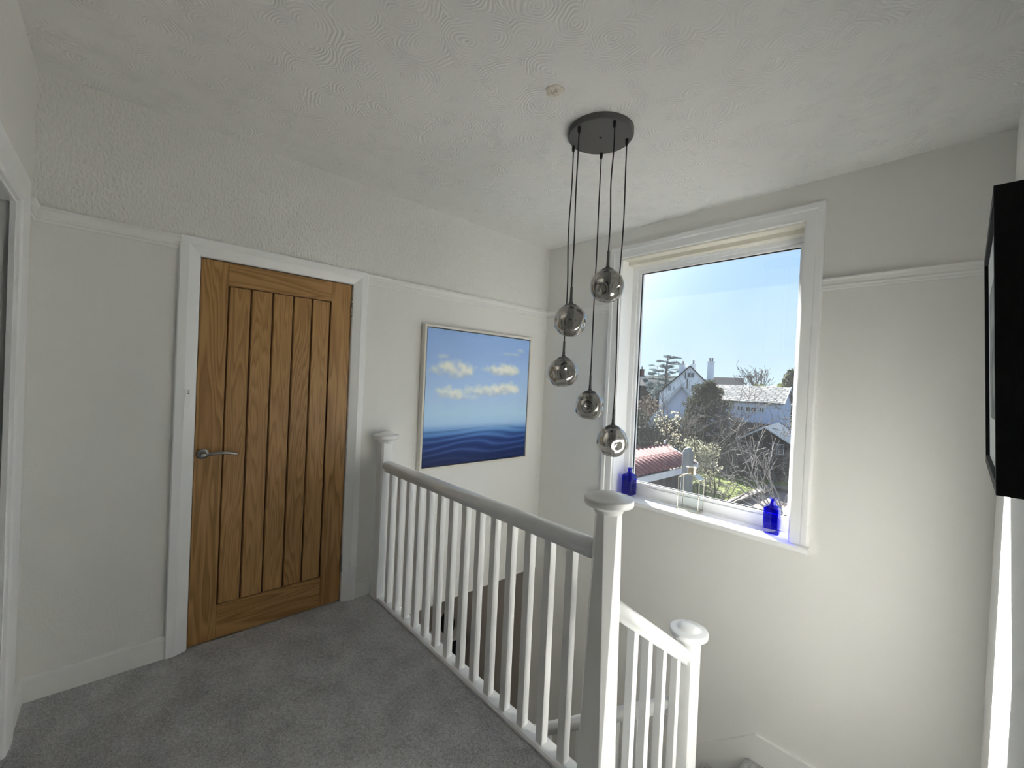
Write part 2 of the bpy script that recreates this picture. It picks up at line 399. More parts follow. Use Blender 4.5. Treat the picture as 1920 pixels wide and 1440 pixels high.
# plaster patch on the ceiling where an old fitting was
random.seed(3); rings=[]
for r,h in ((.039,.0005),(.036,-.0030),(.026,-.0040),(.012,-.003)):
    rings.append([(1.439+r*(1+.05*math.sin(3*a)+.05*math.cos(5*a+r*90))*math.cos(a),1.397+r*(1+.05*math.sin(3*a)+.05*math.cos(5*a+r*90))*math.sin(a)*.95,H+h+random.uniform(-.0014,.001)*(h<0)) for a in [2*PI*i/24 for i in range(24)]])
mb=MB().loft(rings,True,True)
for i in range(9):
    a=random.uniform(0,6.28); r=random.uniform(0,.024); mb.lathe([(.004,.001),(.0035,-.004),(.001,-.0055)],(1.443+r*math.cos(a),1.397+r*math.sin(a),H-.003),8)
pp=mb.build('plaster_patch',plain('raw_plaster',(.72,.67,.58,1),.9,var=.2,scale=40,bstr=.5,bscale=120))
tag(pp,'round rough beige plaster patch on the ceiling behind the pendant light','ceiling patch')

# ------------------------------------------------------------------ balustrades
def oct_ring(cx,cy,z,h,c):
    return [(cx-h+c,cy-h,z),(cx+h-c,cy-h,z),(cx+h,cy-h+c,z),(cx+h,cy+h-c,z),(cx+h-c,cy+h,z),(cx-h+c,cy+h,z),(cx-h,cy+h-c,z),(cx-h,cy-h+c,z)]
def newel(cx,cy,z0,ztop,parent,h=.048,top=.046,cham=.026,flat=.16,capr=.082):
    post=MB().loft([oct_ring(cx,cy,z0,h,.003),oct_ring(cx,cy,z0+flat,h,.003),oct_ring(cx,cy,ztop-.066,top,cham)]).build('newel_post',M['trim'],parent,bevel=.0015)
    k=capr/.082
    P=[(.046*k,-.075),(.050*k,-.070),(.052*k,-.062),(.060*k,-.056),(.074*k,-.050),(.081*k,-.0465),(.0840*k,-.0435),(.085*k,-.0405),(.0852*k,-.039),(.0852*k,-.0245),(.0850*k,-.0225),(.0835*k,-.0205),(.0800*k,-.0192),(.064*k,-.0175),(.053*k,-.0155),(.047*k,-.012),(.036*k,-.0055),(.022*k,-.001),(.004*k,0)]
    MB().lathe([(r,ztop+z) for r,z in P],(cx,cy,0),40).build('newel_cap',M['trim'],post)
    return post
HR=[(-.019,-.035),(.019,-.035),(.020,-.022),(.027,-.016),(.034,-.006),(.0355,.006),(.032,.018),(.024,.026),(.012,.030),(0,.031),(-.012,.030),(-.024,.026),(-.032,.018),(-.0355,.006),(-.034,-.006),(-.027,-.016),(-.020,-.022)]
BY=1.400
bal=empty('landing_balustrade',(.93,BY,0))
tag(bal,'white painted balustrade of square spindles along the grey carpeted landing edge','balustrade')
newel(.080,BY,-.2,1.070,bal,.042,.042,.012,.10,.078)
newel(1.790,BY,-.75,1.068,bal,.049,.047,.033,.80)
MB().extrude(HR,(.122,BY,.853),(1.742,BY,.853),(0,1,0),(0,0,1),True).build('handrail',M['trim'],bal)
MB().extrude([(-.038,-.03),(.038,-.03),(.038,.008),(.030,.014),(-.030,.014),(-.038,.008)],(.122,BY,0),(1.740,BY,0),(0,1,0),(0,0,1)).build('base_rail',M['trim'],bal)
for i in range(14):
    x=.200+.1108*i
    cbox((x-.017,BY-.017,.013),(x+.017,BY+.017,.821)).build('baluster',M['trim'],bal,bevel=.0015)
cbox((0,1.361,-.27),(1.742,1.374,-.03)).build('apron_board',M['trim'],bal)

# upper stair flight balustrade, descending towards the window
sb=empty('stair_balustrade',(1.79,1.75,-.4))
tag(sb,'short white balustrade sloping down from tall newel to lower newel by the window wall','balustrade')
sl=.703
def urail(y): return .640-.703*(y-1.529)-.045      # rail axis height
def sweep_slope(prof,p0,p1,side):
    return MB().extrude(prof,p0,p1,side,(0,0,1),True)
sweep_slope([(a,b*1.2) for a,b in HR],(1.79,1.449,urail(1.449)),(1.79,2.046,urail(2.046)),(1,0,0)).build('handrail',M['trim'],sb)
newel(1.790,2.090,-1.25,.352,sb,.045,.044,.010,.6,.080)
def pitch(y): return -.703*(y-1.40)
for y in (1.605,1.717,1.842,1.974):
    a=MB(); q=.016
    a.loft([[(1.79-q,y-q,pitch(y)-.02),(1.79+q,y-q,pitch(y)-.02),(1.79+q,y+q,pitch(y)-.02),(1.79-q,y+q,pitch(y)-.02)],[(1.79-q,y-q,urail(y-q)-.038),(1.79+q,y-q,urail(y-q)-.038),(1.79+q,y+q,urail(y+q)-.038),(1.79-q,y+q,urail(y+q)-.038)]])
    a.build('baluster',M['trim'],sb,bevel=.0015)
MB().extrude([(-.02,-.24),(.02,-.24),(.02,.02),(.026,.03),(-.026,.03),(-.02,.02)],(1.79,1.449,pitch(1.449)),(1.79,2.046,pitch(2.046)),(1,0,0),(0,0,1)).build('string_board',M['trim'],sb)

# lower flight balustrade, descending left along the window wall
lb=empty('lower_stair_balustrade',(1.0,2.09,-1.4))
tag(lb,'white handrail and spindles of the lower stair flight, half hidden behind the landing spindles','balustrade')
SLP=.80
def lrail(x): return -.190+SLP*(x-1.511)-.03
sweep_slope([(a,b*1.2) for a,b in HR],(1.746,2.09,lrail(1.746)),(-.05,2.09,lrail(-.05)),(0,1,0)).build('handrail',M['trim'],lb)
def lp(x): return -.72+SLP*(x-1.80)-.02
for i in range(15):
    x=1.66-.113*i; q=.016
    MB().loft([[(x-q,2.09-q,lp(x)),(x+q,2.09-q,lp(x)),(x+q,2.09+q,lp(x)),(x-q,2.09+q,lp(x))],[(x-q,2.09-q,lrail(x-q)-.038),(x+q,2.09-q,lrail(x+q)-.038),(x+q,2.09+q,lrail(x+q)-.038),(x-q,2.09+q,lrail(x-q)-.038)]]).build('baluster',M['trim'],lb)
MB().extrude([(-.02,-.26),(.02,-.26),(.02,.02),(-.02,.02)],(1.746,2.09,lp(1.746)),(-.1,2.09,lp(-.1)),(0,1,0),(0,0,1)).build('string_board',M['trim'],lb)
newel(-.13,2.09,GF,lrail(-.13)+.16,lb,.045,.044,.010,1.0,.080)

# ------------------------------------------------------------------ staircase
st=empty('staircase',(1.8,2.2,GF))
tag(st,'grey carpeted staircase turning at a quarter landing under the window','stairs')
def step(a,b,nose_axis):
    mb=MB().box(a,b); return mb.build('step',M['carpet'],st,bevel=.018)
for k in range(3):
    step((1.845,1.405+.25*k,-.18*(k+1)-.3),(W-.022,1.405+.25*(k+1)+.02,-.18*(k+1)),'y')
cbox((1.80,2.155,-1.3),(W-.022,L-.022,-.72)).build('quarter_landing',M['carpet'],st,bevel=.018)
for k in range(9):
    x=1.80-.237*k
    cbox((x-.237,2.135,max(GF,-.92-.2*k-.4)),(x+.02,L-.022,-.92-.2*k)).build('step',M['carpet'],st,bevel=.018)
# white wall strings
mb=MB(); T=[(1.843,-.573),(W,-.573),(W,-.76),(1.843,-.76)]
mb.loft([[(x,y,z) for x,z in T] for y in (L,L-.020)])
z9=-.573-.845*(1.843-.03)
T=[(1.843,-.573),(1.843,-.86),(.03,z9-.30),(.03,z9)]
mb.loft([[(x,y,z) for x,z in T] for y in (L,L-.020)])
struct('baseboard_stairs',mb,M['trim2'])
mb=MB()
T=[(1.405,.0),(1.405,.106),(2.16,-.585),(2.16,-.72)]
mb.loft([[(x,y,z) for y,z in T] for x in (W,W-.020)]); mb.box((W-.02,2.16,-.74),(W,L-.02,-.573))
struct('baseboard_stairs_right',mb,M['trim2'])

# things glimpsed in the hall
ps=empty('pedestal_table',(-1.85,3.30,GF))
tag(ps,'dark slim hall table with a white top, seen between the spindles','table')
cbox((-2.0,3.16,GF+.80),(-1.70,3.46,GF+.84)).build('tabletop',M['trim'],ps)
cbox((-1.98,3.18,GF),(-1.72,3.44,GF+.80)).build('cabinet_body',M['black'],ps)
mb=MB().lathe([(.05,0),(.09,.05),(.10,.14),(.07,.22),(.03,.27),(.045,.31)],(-1.85,3.31,GF+.84),24)
tag(mb.build('black_vase',M['black']),'black vase standing on the white topped hall table','vase')

# ------------------------------------------------------------------ sea painting
def sm(a,b,x):
    k=max(0,min(1,(x-a)/(b-a))); return k*k*(3-2*k)
import mathutils.noise as mn
def fbm(x,y,o=4):
    s=0;a=.5
    for i in range(o): s+=a*mn.noise(V((x,y,i*7.3))); x*=2.05;y*=2.05;a*=.5
    return s
def mixc(a,b,k): return tuple(p+(q-p)*k for p,q in zip(a,b))
def paint(u,v):
    sky=mixc((120,147,190),(142,166,193),sm(.0,.62,v+.05*fbm(u*4,v*5)))
    c=mixc(sky,(142,170,194),sm(.5,.64,v))
    k=fbm(u*7+3,v*9)
    c=mixc(c,(132,158,196),max(0,k)*.6)
    for cu,cv,ru,rv,st in ((.25,.295,.19,.075,1),(.70,.275,.18,.06,1),(.80,.285,.10,.04,.9),(.22,.475,.13,.055,.95),(.55,.45,.22,.055,.85),(.76,.43,.16,.065,1),(.14,.20,.055,.025,.45),(.80,.135,.10,.018,.4),(.90,.10,.04,.02,.4),(.38,.50,.10,.03,.4)):
        dv=(v-cv)/rv; dv*= 1.0 if dv<0 else 1.35
        d=((u-cu)/ru)**2+dv*dv
        d+=1.5*fbm(u*13+cu*9,v*15,5)
        k=sm(1.55,.0,d)*st
        shade=sm(-.4,.9,(v-cv)/rv+1.2*fbm(u*16,v*18))
        c=mixc(c,mixc((190,191,187),(150,161,176),shade),k*.95)
    hz=.675+.012*fbm(u*5,1.0)
    w=sm(hz-.06,hz+.05,v)
    d=max(0,(v-.67)/.33)
    wav=math.sin(v*150-9*d*d+2.0*math.sin(u*5.3+v*7)+1.1*math.sin(u*9-1.3+v*21)+u*2+2.0*fbm(u*3,v*9))
    deep=mixc((132,160,188),(64,104,156),sm(.05,.34,d)); deep=mixc(deep,(25,48,100),sm(.26,.52,d)); deep=mixc(deep,(16,29,68),sm(.5,.95,d))
    deep=mixc(deep,(98,132,176),max(0,wav)**2*.30*sm(.02,.3,d)*sm(1.05,.6,d)); deep=mixc(deep,(11,27,66),max(0,-wav)*.42*sm(.1,.4,d))
    deep=mixc(deep,(146,170,192),max(0,fbm(u*9,v*60))*.6*sm(.35,.05,d))
    return mixc(c,deep,w)
pt=empty('painting',(.02,2.195,.773))
tag(pt,'square sea and cloud painting in a slim pale floating frame on the left wall','painting')
py0,py1,pz0,pz1=1.673,2.716,.773,1.801
mb=MB(); fw=.016
for a,b in (((py0,pz0),(py0+fw,pz1)),((py1-fw,pz0),(py1,pz1)),((py0+fw,pz0),(py1-fw,pz0+fw)),((py0+fw,pz1-fw),(py1-fw,pz1))):
    mb.box((.004,a[0],a[1]),(.050,b[0],b[1]))
mb.build('picture_frame',plain('pale_frame',(.74,.71,.64,1),.5,var=.04,scale=20),pt,bevel=.001)
cbox((.004,py0+fw,pz0+fw),(.012,py1-fw,pz1-fw)).build('backing_board',M['graphite'],pt)
N=230; gap=.0225; a0,a1,b0,b1=py0+gap,py1-gap,pz0+gap,pz1-gap
vs=[];fs=[];cols=[]
for j in range(N+1):
    for i in range(N+1):
        u=i/N;vv=j/N
        vs.append((.044,a0+(a1-a0)*u,b1-(b1-b0)*vv)); c=paint(u,vv); cols.append(tuple(lin(max(0,min(255,x)))*1.9 for x in c)+(1,))
for j in range(N):
    for i in range(N):
        k=j*(N+1)+i; fs.append((k,k+N+1,k+N+2,k+1))
mb=MB().add(vs,fs); mb.box((.012,a0,b0),(.0435,a1,b1))
t=NT('painted_canvas'); at=t.n('ShaderNodeAttribute'); at.attribute_name='paint'
t.bsdf(at.outputs[0],.55,0,t.noise(t.coord('Object'),260,3),.12,.002,.3)
cv=mb.build('canvas',t.m,pt)
ca=cv.data.color_attributes.new('paint','FLOAT_COLOR','POINT')
for i in range(len(cv.data.vertices)): ca.data[i].color=cols[i] if i<len(cols) else (.05,.09,.2,1)

# ------------------------------------------------------------------ framed picture on the right wall (near edge in view)
fp=empty('framed_picture',(2.68,1.704,1.263))
tag(fp,'deep black framed picture hung on the right wall, seen nearly edge on','picture')
def fpt(y,z,dep): return V((2.658-.044*(z-1.563)-.011*(y-1.704)+dep,y,z))
def fbox(mb,y0,y1,z0,z1,d0,d1):
    vs=[fpt(y,z,d) for d in (d0,d1) for (y,z) in ((y0,z0),(y1,z0),(y1,z1),(y0,z1))]
    return mb.add(vs,[(0,3,2,1),(4,5,6,7),(0,1,5,4),(1,2,6,5),(2,3,7,6),(3,0,4,7)])
mb=MB(); e=.022
for a in ((1.377,1.377+e,1.263,1.863),(2.031-e,2.031,1.263,1.863),(1.377+e,2.031-e,1.263,1.263+e),(1.377+e,2.031-e,1.863-e,1.863)): fbox(mb,*a,0,.043)
mb.build('picture_frame',M['black'],fp)
fbox(MB(),1.377+e,2.031-e,1.263+e,1.863-e,.008,.012).build('mount',M['mount'],fp)
mb=fbox(MB(),1.52,1.89,1.40,1.73,.0065,.0078)
t=NT('dark_print'); c=t.ramp(t.noise(t.coord('Object'),9,4),[(.4,(.05,.06,.05,1)),(.6,(.35,.38,.36,1))]); t.bsdf(c,.5); mb.build('print',t.m,fp)

# ------------------------------------------------------------------ pendant light
CX,CY,CZ=1.408,1.754,2.590
pl=empty('pendant_light',(CX,CY,CZ))
tag(pl,'cluster pendant light of five dimpled smoked glass globes on a round dark ceiling plate','ceiling light')
MB().lathe([(.150,H),(.150,CZ+.004),(.147,CZ),(.02,CZ),(.003,CZ)],(CX,CY,0),64,smooth=False).build('ceiling_plate',M['graphite'],pl)
MB().lathe([(.006,CZ+.001),(.006,CZ-.002),(.002,CZ-.003)],(CX,CY,0),12).build('screw',M['cord'],pl)
drops=[(1.529,1.691,1.869),(1.391,1.618,1.717),(1.271,1.724,1.486),(1.331,1.868,1.327),(1.490,1.848,1.171)]
dents=[[(.2,-1,-.45,.7,.30),(1,-.2,-.3,.55,.22),(-1,-.5,.0,.5,.2),(-.1,-.2,-1,.6,.16)],
       [(-.5,-1,0,.5,.25),(.9,-.7,-.1,.6,.30),(1,.3,-.3,.5,.2),(0,-.3,-1,.7,.18)],
       [(-.2,-1,-.2,.6,.25),(1,-.6,.15,.45,.30),(-1,0,-.2,.5,.2),(.2,0,-1,.6,.16)],
       [(.55,-1,-.05,.48,.42),(-.8,-.8,.2,.55,.2),(1,.4,0,.4,.2),(0,-.2,-1,.6,.16)],
       [(1,-.7,-.2,.6,.30),(-1,-.2,0,.5,.25),(1,.5,.4,.4,.2),(0,-.4,-.9,.5,.14)]]
def globe_mesh(c,R,ds,rot):
    mb=MB(); nu,nv=64,40; rings=[]
    for j in range(nv+1):
        th=.34+(PI-.34)*j/nv; ring=[]
        for i in range(nu):
            ph=2*PI*i/nu; d=V((math.sin(th)*math.cos(ph),math.sin(th)*math.sin(ph),math.cos(th)))
            r=R
            for (x,y,z,w,dep) in ds:
                q=V((x,y,z)).normalized(); an=d.angle(q) if d.length>0 else 0
                r-=R*dep*.78*math.exp(-(an/w)**2*2.6)
            r*=1+.012*mn.noise(d*2.2+V((rot,0,0)))
            ring.append(V(c)+d*max(r,R*.4) if j<nv else V(c)+V((0,0,-max(r,R*.4)))+V((math.cos(ph),math.sin(ph),0))*.0006)
        rings.append(ring)
    return mb.loft(rings,False,True)
rnd=random.Random(5)
for (x,y,z),ds in zip(drops,dents):
    R=.0745
    top=z+R
    wob=[(x,y,CZ)]; n=26; l=CZ-(top+.075)
    for i in range(1,n+1):
        k=i/n; wob.append((x+.0035*math.sin(k*9+x*50)*math.sin(k*PI),y+.0035*math.cos(k*8+y*40)*math.sin(k*PI),CZ-l*k))
    cd=MB().tube(wob,.0030,8).build('hanging_cord',M['cord'],pl)
    MB().lathe([(.0075,CZ),(.0075,CZ-.016),(.006,CZ-.026),(.0035,CZ-.030)],(x,y,0),12).build('cord_grip',M['cord'],cd)
    MB().lathe([(.0035,top+.082),(.0058,top+.080),(.0062,top+.030),(.0070,top+.028),(.0072,top+.012),(.0105,top+.010),(.0105,top-.002)],(x,y,0),14).build('stem_tube',M['graphite'],cd)
    MB().lathe([(.010,top+.004),(.022,top+.001),(.034,top-.007),(.0385,top-.014),(.0385,top-.017),(.001,top-.016)],(x,y,0),32).build('globe_cap',M['graphite'],cd)
    MB().lathe([(.0165,top-.016),(.0165,top-.062),(.014,top-.064),(.002,top-.064)],(x,y,0),20).build('lamp_holder',M['cord'],cd)
    MB().lathe([(.010,top-.062),(.013,top-.070),(.0155,top-.082),(.0150,top-.094),(.010,top-.104),(.002,top-.107)],(x,y,0),18).build('light_bulb',M['bulb'],cd)
    globe_mesh((x,y,z),R,ds,x*30).build('glass_globe',M['smoke'],cd)

# ------------------------------------------------------------------ things on the sill
def rrect(cx,cy,z,hx,hy,r,n=4,rot=0):
    out=[]
    for (sx,sy,a0) in ((1,1,0),(-1,1,90),(-1,-1,180),(1,-1,270)):
        for k in range(n+1):
            a=math.radians(a0+90*k/n); px=sx*(hx-r)+r*math.cos(a); py=sy*(hy-r)+r*math.sin(a)
            out.append((cx+px*math.cos(rot)-py*math.sin(rot),cy+px*math.sin(rot)+py*math.cos(rot),z))
    return out
def bottle(cx,cy,rot,label,w=.0425):
    z=.6005
    mb=MB(); r=[]
    for dz,h,rr in ((0,w-.006,.008),(.004,w-.001,.009),(.010,w,.010),(.148,w,.010),(.154,w-.003,.012),(.160,w-.012,.016),(.165,.024,.0235),(.170,.0165,.0163),(.178,.0145,.0143),(.196,.0145,.0143),(.199,.018,.0178),(.2015,.0235,.0233),(.2045,.0240,.0238),(.2055,.022,.0218),(.2055,.0115,.0113),(.150,.0115,.0113),(.146,w-.008,.008),(.014,w-.007,.008)):
        r.append(rrect(cx,cy,z+dz,h,h,rr,5,rot))
    mb.loft(r,True,True)
    o=mb.build('cobalt_bottle',M['cobalt']); tag(o,label,'bottle','square blue bottles on the sill')
    return o
bottle(.866,3.028,.02,'square cobalt blue glass bottle at the far left end of the window sill')
bottle(1.846,3.02,.12,'square cobalt blue glass bottle at the right end of the sill, sun glowing through')
# glass lantern: brass edges, arched front, open neck
ln=empty('glass_lantern',(1.345,3.03,.60))
tag(ln,'slim clear glass lantern with thin metal edges and open neck, middle of the sill','lantern')
lx0,lx1,ly0,ly1,lz0=1.274,1.416,2.990,3.066,.601
def topz(k): return .822+.034*math.sin(k*PI)
NA=14
arch=[(lx0+(lx1-lx0)*k/NA,topz(k/NA)) for k in range(NA+1)]
mb=MB()
for y in (ly0,ly1):
    mb.tube([(lx0,y,lz0+.002),(lx0,y,.823)],.0028,6); mb.tube([(lx1,y,lz0+.002),(lx1,y,.823)],.0028,6)
    mb.tube([(x,y,z) for x,z in arch],.0028,6); mb.tube([(lx0,y,lz0+.002),(lx1,y,lz0+.002)],.0030,6)
for x in (lx0,lx1):
    mb.tube([(x,ly0,lz0+.002),(x,ly1,lz0+.002)],.0030,6); mb.tube([(x,ly0,.823),(x,ly1,.823)],.0028,6)
mb.build('metal_edging',M['silver'],ln)
for y in (ly0,ly1):
    mb=MB(); mb.add([(x,y,z) for x,z in arch]+[(lx1,y,lz0),(lx0,y,lz0)],[tuple(range(NA+3))]); mb.build('glass_panel',M['lglass'],ln)
for x in (lx0,lx1): MB().quad((x,ly0,lz0),(x,ly1,lz0),(x,ly1,.823),(x,ly0,.823)).build('glass_panel',M['lglass'],ln)
for lo_,hi_ in ((0,1.322),(1.368,9)):
    mb=MB(); pr=[(x,z) for x,z in arch if lo_<=x<=hi_]
    mb.loft([[(x,ly0,z),(x,ly1,z),(x,ly1,z+.002),(x,ly0,z+.002)] for x,z in pr]); mb.build('lantern_roof',M['silver'],ln)
cbox((lx0,ly0,lz0),(lx1,ly1,lz0+.003)).build('base_plate',M['lglass'],ln)
mb=MB().loft([[(1.345+a*c,3.028+a*s*.62,z) for c,s in [(math.cos(2*PI*i/24),math.sin(2*PI*i/24)) for i in range(24)]] for a,z in ((.032,.846),(.029,.850),(.029,.888),(.037,.896),(.037,.899),(.026,.899),(.026,.846))],True,True)
mb.build('lantern_neck',M['silver'],ln)

#OUTDOOR_START
# ------------------------------------------------------------------ outdoors
O={}
O['lawn']=plain('mown_grass',(.098,.125,.020,1),.9,var=.45,scale=1.6,bstr=.8,bscale=30,spec=.1)
O['earth']=plain('garden_earth',(0.02976,0.02728,0.01984,1),.95,var=.3,scale=.6,bstr=.5,bscale=8,spec=.1)
O['path']=plain('pink_paving',(.17,.135,.118,1),.9,var=.18,scale=2.5,bstr=.3,bscale=12,spec=.2)
O['stone']=plain('pale_coping',(0.119,0.1091,0.09424,1),.9,var=.2,scale=5,spec=.2)
O['darkwall']=plain('dark_brick_edging',(0.02232,0.01984,0.01885,1),.9,var=.3,scale=9,spec=.2)
O['render']=plain('white_render',(.88,.90,.92,1),.85,var=.05,scale=.8,spec=.2)
O['blue_render']=plain('pale_blue_render',(.54,.60,.74,1),.85,var=.06,scale=.6,spec=.2)
O['slate']=plain('grey_slate',(0.06448,0.0744,0.08928,1),.7,var=.25,scale=3,spec=.4)
O['darkroof']=plain('dark_tile',(0.0372,0.03968,0.04464,1),.8,var=.25,scale=2,spec=.2)
O['board']=plain('white_bargeboard',(0.496,0.528,0.56,1),.6,var=.05)
O['glassdark']=plain('dark_window_glass',(0.04,0.048,0.06,1),.15,var=.3,scale=2)
O['brick']=plain('red_brick',(0.07936,0.0372,0.02976,1),.9,var=.3,scale=5)
O['pebble']=plain('pebbledash',(0.076,0.072,0.0696,1),.95,var=.55,scale=28,bstr=.8,bscale=50,spec=.2)
O['pot']=plain('chimney_pot',(0.1488,0.1339,0.124,1),.9,var=.2)
O['canvas_cover']=plain('grey_canvas_cover',(0.1091,0.124,0.1339,1),.75,var=.2,scale=4,bstr=.3,bscale=9)
# tiled roof: rows of pale and dark tiles
t=NT('pale_tiles'); br=t.n('ShaderNodeTexBrick'); br.inputs['Scale'].default_value=1
br.inputs['Color1'].default_value=(.10,.11,.115,1); br.inputs['Color2'].default_value=(.23,.23,.22,1); br.inputs['Mortar'].default_value=(.035,.04,.045,1)
br.inputs['Mortar Size'].default_value=.05; br.inputs['Brick Width'].default_value=.50; br.inputs['Row Height'].default_value=.34
t.l(t.coord('Object'),br.inputs['Vector']); n=t.noise(t.coord('Object'),1.2,4)
c=mix2(t,t.ramp(n,[(.45,(0,0,0,1)),(.75,(.35,.35,.35,1))]),br.outputs[0],(.17,.15,.14,1)); t.bsdf(c,.9,spec=.06); O['tiles']=t.m
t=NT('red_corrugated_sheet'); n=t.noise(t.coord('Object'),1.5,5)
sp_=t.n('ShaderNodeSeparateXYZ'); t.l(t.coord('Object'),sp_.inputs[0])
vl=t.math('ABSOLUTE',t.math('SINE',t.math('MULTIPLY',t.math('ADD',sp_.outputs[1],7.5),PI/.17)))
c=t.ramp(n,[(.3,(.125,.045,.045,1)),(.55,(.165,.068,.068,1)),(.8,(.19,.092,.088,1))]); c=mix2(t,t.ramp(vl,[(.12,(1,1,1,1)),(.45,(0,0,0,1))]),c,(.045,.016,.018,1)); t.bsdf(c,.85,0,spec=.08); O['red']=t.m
def leafmat(name,a,b,tr=.25):
    t=NT(name); g=t.n('ShaderNodeNewGeometry'); c=t.ramp(g.outputs['Random Per Island'],[(0,a+(1,)),(1,b+(1,))])
    d=t.n('ShaderNodeBsdfDiffuse'); t.l(c,d.inputs[0]); tl=t.n('ShaderNodeBsdfTranslucent'); t.l(c,tl.inputs[0])
    m=t.n('ShaderNodeMixShader'); m.inputs[0].default_value=tr; t.l(d.outputs[0],m.inputs[1]); t.l(tl.outputs[0],m.inputs[2]); t.l(m.outputs[0],t.out.inputs[0]); return t.m
O['conifer']=leafmat('conifer_leaf',(0.02083,0.025,0.01527),(0.06944,0.07291,0.04166))
O['cedar']=leafmat('cedar_needle',(0.1456,0.1904,0.2016),(0.2464,0.3024,0.3136),.15)
O['hedge']=leafmat('dark_hedge_leaf',(0.01527,0.02083,0.01527),(0.05902,0.06944,0.05208))
O['pale']=leafmat('variegated_leaf',(.04,.05,.025),(.62,.60,.44))
O['yellow']=leafmat('yellow_green_leaf',(0.07638,0.0868,0.03125),(0.1666,0.1806,0.07638))
O['ever']=leafmat('evergreen_leaf',(0.03472,0.04166,0.02778),(0.1389,0.1459,0.09722))
O['brownleaf']=leafmat('russet_shrub_leaf',(0.06944,0.05208,0.04166),(0.1666,0.1389,0.1146))
O['petal']=leafmat('pale_petal',(0.25,0.2292,0.1736),(0.4305,0.4028,0.3195))
O['bark']=plain('pale_twig_bark',(.25,.235,.22,1),.9,var=.4,scale=6,spec=.2)
O['darkbark']=plain('dark_twig_bark',(0.0372,0.02976,0.02728,1),.9,var=.4,scale=6,spec=.2)
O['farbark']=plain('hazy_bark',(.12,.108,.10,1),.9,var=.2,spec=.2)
R=random.Random(11)
def leaves(mb,ells,n,size,asp=.6,shell=.45):
    tot=sum(r[0]*r[1]*r[2] for c,r in ells)
    for c,r in ells:
        for _ in range(max(12,int(n*(r[0]*r[1]*r[2])/tot))):
            d=V((R.gauss(0,1),R.gauss(0,1),R.gauss(0,1))).normalized(); k=shell+(1.05-shell)*R.random()**.6
            p=V((c[0]+d.x*r[0]*k,c[1]+d.y*r[1]*k,c[2]+d.z*r[2]*k))
            a=V((R.gauss(0,1),R.gauss(0,1),R.gauss(0,.7))).normalized(); b=a.cross(V((R.gauss(0,1),R.gauss(0,1),R.gauss(0,1)))).normalized()
            s=size*R.uniform(.6,1.3); w=s*asp
            mb.add([p-a*s,p-b*w,p+a*s,p+b*w],[(0,1,2,3)])
    return mb
def branch(mb,p,d,l,r,depth,spread=.6,up=.15,kids=(2,4),minr=.003,jit=.18,shrink=.68):
    p=V(p); d=V(d).normalized(); pts=[p]; rs=[r]; n=4
    for i in range(n):
        d=(d+V((R.gauss(0,jit),R.gauss(0,jit),R.gauss(0,jit)+up*.25))).normalized(); p=p+d*(l/n); pts.append(p); rs.append(max(minr,r*(1-.45*(i+1)/n)))
    mb.tube(pts,rs,4 if depth<3 else 5,True,False)
    if depth<=0: return
    for k in range(R.randint(*kids)):
        i=R.randint(1,n); q=pts[i]
        s=(d+V((R.gauss(0,spread),R.gauss(0,spread),R.gauss(0,spread)+up))).normalized()
        branch(mb,q,s,l*shrink*R.uniform(.7,1.15),max(minr,rs[i]*.62),depth-1,spread,up,kids,minr,jit,shrink)
def yawed(e):
    e=V((e[0],e[1],0)).normalized(); return e,V((-e.y,e.x,0))
def house(root,P,e,length,width,z0,ze,zr,wallm,roofm,over=.25,thick=.12,barge=None):
    """gabled block: P front-left corner, e along the front (eaves) side, ridge along e"""
    e,n=yawed(e); P=V((P[0],P[1],0))
    def q(a,b,z): return P+e*a+n*b+V((0,0,z))
    mb=MB()
    prof=[(0,z0),(width,z0),(width,ze),(width/2,zr),(0,ze)]
    mb.loft([[q(a,b,z) for b,z in prof] for a in (0,length)]); mb.build('wall',wallm,root)
    sl=(zr-ze)/(width/2)
    mb=MB()
    for s in (0,1):
        b0=-over if s==0 else width+over; z_e=ze-sl*over
        lo=[(b0,z_e+.02),(width/2,zr+.02),(width/2,zr+.02+thick),(b0,z_e+.02+thick)]
        mb.loft([[q(a,b,z) for b,z in lo] for a in (-over,length+over)])
    mb.build('roof',roofm,root)
    return q
def part(mb,name,m,root): return mb.build(name,m,root)
def wins(root,q,specs,face,off=.02):
    """windows on the eaves face ('f': b=0) or on a gable face ('g0': a=0, 'g1': a=length)"""
    for (a,z,w,h) in specs:
        def pt(u,zz,d):
            if face=='f': return q(u,-d,zz)
            if face[0]=='g0': return q(-d,u,zz)
            return q(face[1]+d,u,zz)
        fr=MB(); k=.06
        def bx(mb,u0,u1,z0,z1,d0,d1):
            vs=[pt(u,zz,d) for d in (d0,d1) for (u,zz) in ((u0,z0),(u1,z0),(u1,z1),(u0,z1))]
            mb.add(vs,[(0,3,2,1),(4,5,6,7),(0,1,5,4),(1,2,6,5),(2,3,7,6),(3,0,4,7)])
        for r in ((a,a+w,z,z+k),(a,a+w,z+h-k,z+h),(a,a+k,z+k,z+h-k),(a+w-k,a+w,z+k,z+h-k),(a+w/2-k/2,a+w/2+k/2,z+k,z+h-k)): bx(fr,*r,-.02,off+.03)
        f=fr.build('window',O['board'],root); g=MB(); bx(g,a+k,a+w-k,z+k,z+h-k,-.01,off); g.build('pane',O['glassdark'],f)
